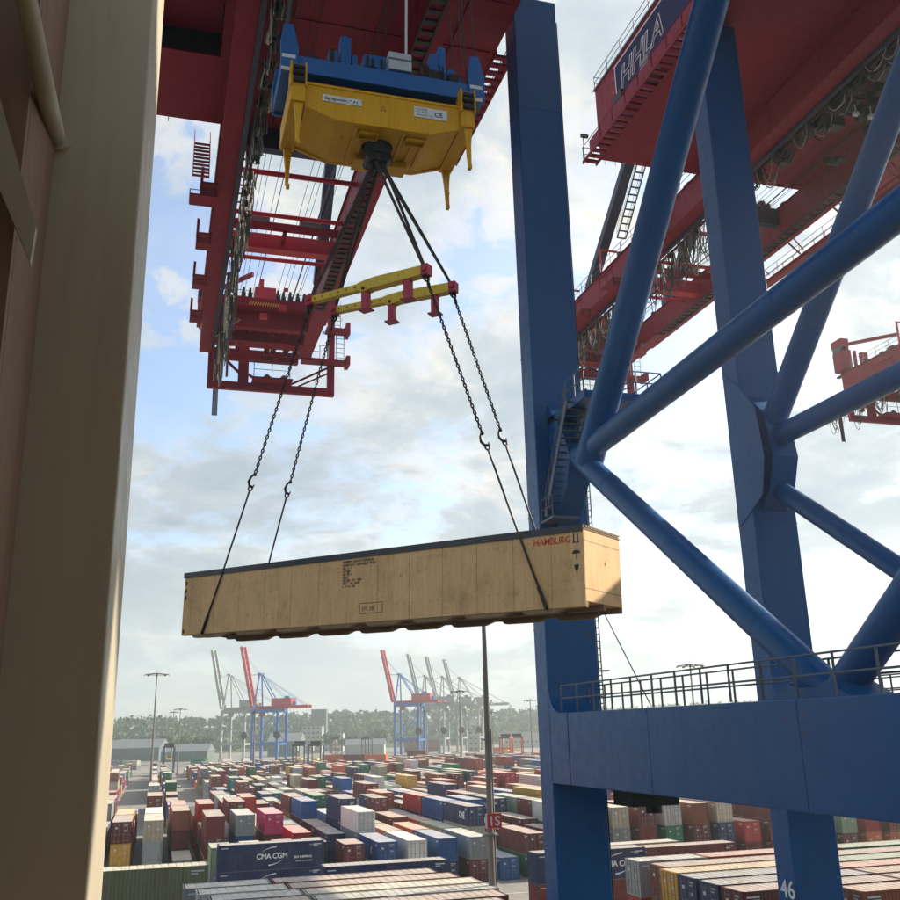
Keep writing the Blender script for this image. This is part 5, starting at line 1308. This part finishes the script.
# ------------------------------------------------------------------ distant ship-to-shore cranes with raised booms
FG = paint('far_grey_paint', (.33, .35, .34), .6, wear=.15, bump=0, scale=.3); FB = paint('far_blue_paint', (.02, .12, .38), .6, wear=.1, bump=0, scale=.3)
FR = paint('far_red_paint', (.45, .035, .05), .6, wear=.1, bump=0, scale=.3)
def far_crane(label, base, yaw, leg, boom, gz=33., tip=77., apex=58., back=33., group=None, hz=(18, 13)):
    root = thing('harbour_crane', label, 'harbour crane', (0,0,0), group)
    G, Wd = hz                       # gauge (x) and leg spacing (y)
    for x in (0, G):
        for y in (-Wd/2, Wd/2): MB().beam((x, y, 1.5), (x, y, gz), 1.5, 1.3).build('leg', leg, root)
        MB().box((x-.8, -Wd/2-2, .3), (x+.8, Wd/2+2, 1.5)).build('bogie_beam', leg, root)
    mb = MB()
    for y in (-Wd/2, Wd/2): mb.box((.7, y-.5, 11), (G-.7, y+.5, 12.6)); mb.beam((.5, y, 12.6), (G-.5, y, gz-1), .5, .5); mb.box((.7, y-.6, gz-2), (G-.7, y+.6, gz-.02))
    for x in (0, G): mb.box((x-.65, -Wd/2+.7, gz-2.1), (x+.65, Wd/2-.7, gz-.1))
    mb.box((G-.6, -Wd/2+.7, 11), (G+.6, Wd/2-.7, 12.3)); mb.build('portal_frame', leg, root)
    mb = MB()
    for y in (-2.7, 2.7): mb.box((-2, y-.6, gz), (G+back-10, y+.6, gz+2.0))
    for k in range(9): mb.box((-1+k*4.6, -2.1, gz+.3), (-.4+k*4.6, 2.1, gz+1.1))
    mb.build('girder', boom, root)
    mb = MB(); Lb = 44.; ang = rad(77); dx, dz = -math.cos(ang), math.sin(ang); Lb = (tip-gz-1)/dz
    for y in (-2.5, 2.5): mb.beam((-3, y, gz+1.2), (-3+dx*Lb, y, gz+1.2+dz*Lb), .9, 2.0, up=(1,0,0))
    for k in range(11):
        t = (k+.5)/11; c = Vector((-3+dx*Lb*t, 0, gz+1.2+dz*Lb*t)); mb.beam(c-Vector((0,2.2,0)), c+Vector((0,2.2,0)), .4, .4)
        if k < 10: mb.beam(c-Vector((0,2.2,0)), Vector((-3+dx*Lb*(t+.09), 2.2, gz+1.2+dz*Lb*(t+.09))), .22, .22)
    mb.build('boom', boom, root)
    mb = MB(); ap = Vector((1.5, 0, apex))
    for y in (-1, 1): mb.beam((.3, y*Wd/2, gz), (ap.x, y*1.6, apex), .8, .8); mb.beam((G-3, y*2.7, gz+2), (ap.x+.8, y*1.5, apex-.5), .6, .6)
    mb.box((ap.x-1.2, -2.6, apex-.4), (ap.x+1.4, 2.6, apex+.6)); mb.beam((1, -4.8, gz+13), (1, 4.8, gz+13), .5, .5); mb.build('a_frame', leg, root)
    mb = MB()
    for y in (-2.4, 2.4): mb.tube((ap.x, y*.6, apex), (G+back-13, y, gz+2), .14, 5); mb.tube((ap.x, y*.6, apex), (G+8, y, gz+2), .14, 5); mb.tube((ap.x-.5, y*.6, apex), (-3+dx*Lb*.55, y, gz+dz*Lb*.55), .1, 5); mb.tube((ap.x-.5, y*.6, apex), (-3+dx*Lb*.9, y, gz+dz*Lb*.9), .1, 5)
    mb.build('stay', leg, root)
    hs = MB().box((G-6, -4.2, gz+2.1), (G+8, 4.2, gz+6.3)).build('machinery_house', boom, root)
    MB().box((G-6.2, -4.4, gz+6.31), (G+8.2, 4.4, gz+6.7)).build('roof', MT['galv'], hs)
    mb = MB(); mb.box((G+9, -3.2, gz+2.1), (G+11, -1.2, gz+4.5)); mb.box((G+1, 1, gz+6.8), (G+4, 3, gz+8.2)); mb.build('electrical_cabinet', leg, root)
    mb = MB(); mb.box((3, -3.4, gz-4.6), (6, -.8, gz-1.5)); cab = mb.build('operator_cab', boom, root)
    mb = MB(); mb.box((6, -2.4, gz-1.4), (10, 2.4, gz-.1)); 
    for k in range(6): mb.tube((12+k*2.6, 2.7, gz), (12.4+k*2.6, 2.7, gz-2.6), .08, 4)
    mb.build('trolley', MT['dark'], root)
    mb = MB(); mb.tube((G+.5, -Wd/2-.9, 17.5), (G+.5, -Wd/2-1.7, 17.5), 2.5, 20); mb.build('cable_reel', MT['dark'], root)
    mb = MB(); stairs(mb, (G-1.2, Wd/2+1, 12.6), (3, Wd/2+1, gz-2), (0,1,0), .9, 14); mb.build('stair', leg, root)
    root.location = (base[0], base[1], 0); root.rotation_euler = (0, 0, yaw)
    return root
YW = rad(-33)
def fb(px, D): p = atd(px, 733, D); return p.x, p.y
far_crane('distant blue harbour crane with raised red boom, left group, below the crate', fb(257, 640), YW, FB, FR, gz=34, tip=75.5, apex=57, back=30)
far_crane('distant grey harbour crane with raised boom at the far left of the skyline', fb(226, 690), YW, FG, FG, gz=35, tip=78, apex=60, back=36)
far_crane('distant blue harbour crane with raised red boom, left end of the right group', fb(398, 700), YW, FB, FR, gz=37, tip=76, apex=58, back=24)
for i, (px, D, nm) in enumerate(((424, 745, 'second from the left of the right group'), (442, 765, 'third from the left of the right group'), (459.5, 785, 'rightmost of the skyline cranes'))):
    far_crane('distant pale grey harbour crane with raised boom, '+nm, fb(px, D), YW, FG, FG, gz=36, tip=76-1.0*i, apex=59, back=34, group='pale grey harbour cranes on the skyline')

# ------------------------------------------------------------------ straddle carriers and machines
def straddle(label, base, yaw, colr, h=12.5, Wd=5.2, L=9.5, load=None):
    root = thing('straddle_carrier', label, 'straddle carrier', (0,0,0), 'straddle carriers working in the yard')
    for x in (-L/2+.8, L/2-.8):
        for y in (-Wd/2, Wd/2): MB().beam((x, y, 1.2), (x, y, h), .55, .5).build('leg', colr, root)
    for y in (-Wd/2, Wd/2):
        mb = MB(); mb.box((-L/2, y-.35, .9), (L/2, y+.35, 1.7)); mb.build('wheel_beam', colr, root)
        for k in range(4): x = -L/2+1.1+k*(L-2.2)/3; MB().tube((x, y-.25, .75), (x, y+.25, .75), .75, 18).build('wheel', MT['dark'], root)
        mb = MB(); mb.box((-L/2, y-.3, h), (L/2, y+.3, h+.8)); mb.build('top_beam', colr, root)
    mb = MB(); mb.box((-L/2, -Wd/2+.3, h+.01), (-L/2+1.0, Wd/2-.3, h+.79)); mb.box((L/2-1.0, -Wd/2+.3, h+.01), (L/2, Wd/2-.3, h+.79)); mb.box((-1.6, -Wd/2+.2, h+.81), (1.8, Wd/2-.2, h+2.2)); mb.build('engine_deck', MT['dark'], root)
    mb = MB(); mb.box((L/2-.4, Wd/2-.3, h-2.3), (L/2+1.5, Wd/2+1.2, h-.1)); mb.build('cab', MT['whitebox'], root)
    mb = MB(); mb.box((-3, -1.2, h*.52), (3, 1.2, h*.52+.6)); 
    for x in (-2, 2):
        for y in (-1, 1): mb.tube((x, y, h*.52), (x, y*1.9, h), .05, 4)
    mb.build('spreader', MT['baryellow'], root)
    root.location = (base[0], base[1], 0); root.rotation_euler = (0, 0, yaw)
    return root
DK = flat('carrier_navy', (.02, .035, .09), .5)
def gb(px, py): p = atz(px, py, 0); return p.x, p.y
straddle('dark navy straddle carrier left of another one, beyond the yard below the crate', gb(300, 775), rad(70), DK)
straddle('dark navy straddle carrier nearer the middle, right of its twin below the crate', gb(316, 775.5), rad(70), DK)
straddle('small dark straddle carrier on the horizon between the two crane groups', gb(337, 756), rad(60), MT['dark'])
straddle('faint dark straddle carrier in the haze left of the far blue crane group', gb(367, 757), rad(60), MT['dark'])
straddle('red straddle carrier in the haze left of the blue crane leg', gb(507, 765), rad(60), FR, h=13)
straddle('second red straddle carrier in the haze, right of the other red one', gb(518, 764), rad(75), FR, h=13)
straddle('grey straddle carrier on the lane at the far left, behind the stacks', gb(168, 773), rad(85), DK)

# far rows of containers on the terminal's other side: a few things one can tell apart
def far_block(label, px0, px1, py, rows, D=None, c='orange'):
    p = atz(px0, py, 0); q = atz(px1, py, 0); u = Vector((q.x-p.x, q.y-p.y, 0)).normalized(); L = (q-p).length
    n_ = max(1, int(L/12.4)); v = Vector((-u.y, u.x, 0)); z = .02
    root = thing('container_row', label, 'container row', (p.x, p.y, 0))
    for t, cs in enumerate(rows):
        for k in range(n_):
            cc = cs[k % len(cs)]; a = Vector((p.x, p.y, z))+u*(k*12.4); mb = MB()
            mb.prism([a, a+u*12.19, a+u*12.19+v*2.44, a+v*2.44], (0,0,2.59)); mb.build('container', [CMAT[cc]], root)
        z += 2.6
    return root
far_block('distant container row, orange over green and grey, left of the far blue crane group', 322, 400, 772, [['maroon', 'grey', 'green'], ['red', 'green', 'dark grey'], ['orange', 'maroon', 'orange']])
far_block('distant row of teal and rust containers behind the yard, right of the orange row', 407, 432, 766, [['teal', 'rust brown'], ['green', 'orange'], ['maroon', 'teal']])
far_block('distant green container pair at the far left behind the yard', 190, 214, 768, [['grey'], ['green']])
far_block('distant low row of grey and white containers left of the far crane', 108, 150, 770, [['white', 'grey', 'navy'], ['grey', 'cream', 'navy']])
far_block('distant row with an orange container on white ones, right of the 1S mast', 494, 528, 762, [['white', 'grey'], ['white', 'cream'], ['orange', 'white']])

# ------------------------------------------------------------------ buildings beyond the terminal
BW = flat('pale_render', (.40, .40, .37), .8, var=.25, scale=.15); BG = flat('grey_cladding', (.10, .145, .14), .7, var=.25, scale=.15); BR = flat('brick', (.28, .14, .10), .85); BGl = flat('window_band', (.06, .08, .10), .3)
def building(label, px0, px1, D, h, dep, mat, floors=0, cat='building', name='building', roofm=None, pitched=False):
    p = atd(px0, 733, D); q = atd(px1, 733, D); p.z = q.z = 0; u = (q-p).normalized(); v = Vector((-u.y, u.x, 0))
    root = thing(name, label, cat, (p.x, p.y, 0))
    MB().prism([p, q, q+v*dep, p+v*dep], (0, 0, h)).build('wall', mat, root)
    o = .4; P = [p-u*o-v*o, q+u*o-v*o, q+u*o+v*(dep+o), p-u*o+v*(dep+o)]
    if pitched:
        mb = MB(); a, b_, c_, d_ = [x+Vector((0,0,h+.01)) for x in P]; r1_ = (a+d_)/2+Vector((0,0,dep*.22)); r2_ = (b_+c_)/2+Vector((0,0,dep*.22)); mb.add([a, b_, c_, d_, r1_, r2_], [(0,1,5,4),(2,3,4,5),(0,4,3),(1,2,5),(0,3,2,1)]); mb.build('roof', roofm or MT['galv'], root)
    else: MB().prism([x+Vector((0,0,h+.01)) for x in P], (0,0,.6)).build('roof', roofm or MT['galv'], root)
    L = (q-p).length
    for f in range(floors):
        z = h*(f+.35)/floors; mb = MB(); n_ = int(L/4)
        for k in range(n_): a = p+u*(1.2+k*(L-2)/max(1, n_))+Vector((0,0,z))-v*.06; mb.prism([a, a+u*2.0, a+u*2.0+Vector((0,0,1.5)), a+Vector((0,0,1.5))], -v*.05)
        if n_: mb.build('window', BGl, root)
    return root
building('pale apartment tower block standing above the tree line, left of centre', 311, 326, 1120, 44, 16, BG, 9)
building('white stepped apartment block among the trees below the crate', 302, 322, 900, 24, 14, BW, 6)
building('low white apartment block right of the stepped one', 324, 343, 960, 17, 14, BW, 4)
building('long grey warehouse across the harbour at the far left', 104, 160, 760, 10, 30, BG, 1, pitched=True, cat='warehouse', name='warehouse')
building('grey warehouse between the far left masts and the cranes', 162, 208, 720, 7, 24, BG, 1, pitched=True, cat='warehouse', name='warehouse')
building('low cream warehouse left of the far blue crane group', 345, 384, 780, 8, 20, BW, 0, pitched=True, cat='warehouse', name='warehouse')
building('grey warehouse under the far blue crane of the left group', 268, 300, 800, 12, 30, BG, 1, pitched=True, cat='warehouse', name='warehouse')
building('white office block in the haze right of the pale grey cranes', 468, 486, 800, 17, 20, BW, 4)
building('long white hall in the haze left of the blue crane leg', 500, 540, 900, 14, 30, BW, 1, cat='warehouse', name='warehouse')
building('brick warehouse in the haze at the foot of the right crane group', 404, 440, 830, 12, 25, BR, 2, cat='warehouse', name='warehouse')

# ------------------------------------------------------------------ trees beyond
LEAF = []
for nm, c_ in (('leaf_dark', (.022, .075, .016)), ('leaf_mid', (.045, .11, .024)), ('leaf_light', (.09, .15, .035))):
    LEAF.append(flat(nm, c_, .9, var=.35, scale=.12))
BARK = flat('bark', (.06, .045, .03), .9)
trn = random.Random(9)
def hill_z(x, y):
    j = (y-1100)/60
    return -1+(1-math.cos(min(1, max(0, j)/4)*PI))/2*(HH_(x, j))
def HH_(x, j): return 30+8*noise.noise(Vector((x*.004, j*.3, 1)))+(x-200)*.002
def crown(mb, c, R, Hc, n=260, leaf=1.6, mi=None, r=trn):
    lobes = [(Vector((r.uniform(-.5, .5)*R, r.uniform(-.5, .5)*R, r.uniform(-.3, .45)*Hc)), r.uniform(.45, .75)) for _ in range(7)]
    for k in range(n):
        lc, lr = lobes[k % 7]; d = Vector((r.gauss(0, 1), r.gauss(0, 1), r.gauss(0, 1))).normalized()*(r.random()**.45)*lr
        p = Vector(c)+lc+Vector((d.x*R, d.y*R, d.z*Hc*.6))
        a = Vector((r.gauss(0, 1), r.gauss(0, 1), r.gauss(0, 1))).normalized(); b_ = a.cross(Vector((r.gauss(0, 1), r.gauss(0, 1), r.gauss(0, 1)))).normalized(); s = leaf*r.uniform(.6, 1.3)
        q = r.random(); m_ = 0 if q < .42 else (1 if q < .8 else 2)
        mb.add([p+a*s, p+b_*s*.8, p-a*s, p-b_*s*.8], [(0,1,2,3)], mi=m_)
def make_tree():
    root = thing('tree', 'x', 'tree', (0,0,0))
    mb = MB(); mb.path([(0,0,0), (.1,0,3), (0,.2,7)], [.45, .35, .2], 8)
    for k in range(5):
        a = k*1.3; mb.path([(0,0,3+k*.6), (math.cos(a)*1.8, math.sin(a)*1.8, 6+k*.6), (math.cos(a)*3, math.sin(a)*3, 8+k*.5)], [.16, .1, .05], 5)
    mb.build('trunk', BARK, root); mb = MB(); crown(mb, (0,0,8.5), 5.2, 6, 420, .75); mb.build('crown', LEAF, root, fix=False); return root
protos = [make_tree() for _ in range(4)]
spots = [(px, D) for px, D in ((112, 820), (124, 860), (136, 830), (149, 850), (166, 840), (186, 830), (203, 850), (288, 860), (296, 900), (331, 880), (345, 930), (352, 900), (366, 880), (378, 900), (470, 900), (485, 920), (503, 960), (522, 940))]
side = ['left of all the others on the shore', 'second from the left on the shore', 'third from the left on the shore', 'just left of the tallest mast', 'just right of the tallest mast', 'right of the slim mast', 'left of the far left cranes',
        'right of the red and blue crane', 'left of the white apartment block', 'right of the white apartment blocks', 'before the cream warehouse', 'behind the cream warehouse', 'left of the far blue crane', 'behind the far blue crane', 'right of the pale grey cranes', 'left of the 1S mast', 'right of the 1S mast', 'beside the blue crane leg']
for i, (px, D) in enumerate(spots):
    o = protos[i] if i < 4 else copy_tree(protos[i % 4]); p = atd(px, 733, D); o.location = (p.x, p.y, 0); s = trn.uniform(1.1, 1.7); o.scale = (s*1.1, s*1.1, s); o.rotation_euler = (0, 0, trn.uniform(0, 6))
    tag(o, 'hazy green tree across the harbour, '+side[i], 'tree', 'trees on the far shore')
mb = MB(); wr = random.Random(4)
for k in range(1900):
    x = wr.uniform(-420, 1250); y = 1110+270*wr.random()**1.0; s_ = wr.uniform(.6, 1.5); crown(mb, (x, y, hill_z(x, y)+4+3*s_), 7*s_, 8*s_, int(34*s_), 2.3, r=wr)
tag(mb.build('far_wood', LEAF, fix=False), 'hazy green wood covering the low ridge behind the harbour', 'wood', kind='stuff')

# ------------------------------------------------------------------ unseen ship gangway round the camera, walls and ceiling added to shade the column
ship = thing('shading_gangway', 'unseen beige gangway added round the camera to shade the steel column', 'gangway', (0, -2, 16))
mb = MB(); mb.box((-7, -5, 16.2), (5, 1.7, 16.4)); mb.build('deck', MT['beige'], ship)
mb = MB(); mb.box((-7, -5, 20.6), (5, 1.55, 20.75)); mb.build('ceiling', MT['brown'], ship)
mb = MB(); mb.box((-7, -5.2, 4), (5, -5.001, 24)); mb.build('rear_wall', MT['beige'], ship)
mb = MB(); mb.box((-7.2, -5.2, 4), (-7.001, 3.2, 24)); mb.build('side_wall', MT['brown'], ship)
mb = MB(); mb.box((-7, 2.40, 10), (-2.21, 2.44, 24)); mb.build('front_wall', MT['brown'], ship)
mb = MB(); mb.box((-40, -40, -6.5), (12, -5.3, 15)); mb.build('hull', MT['navy'], ship)
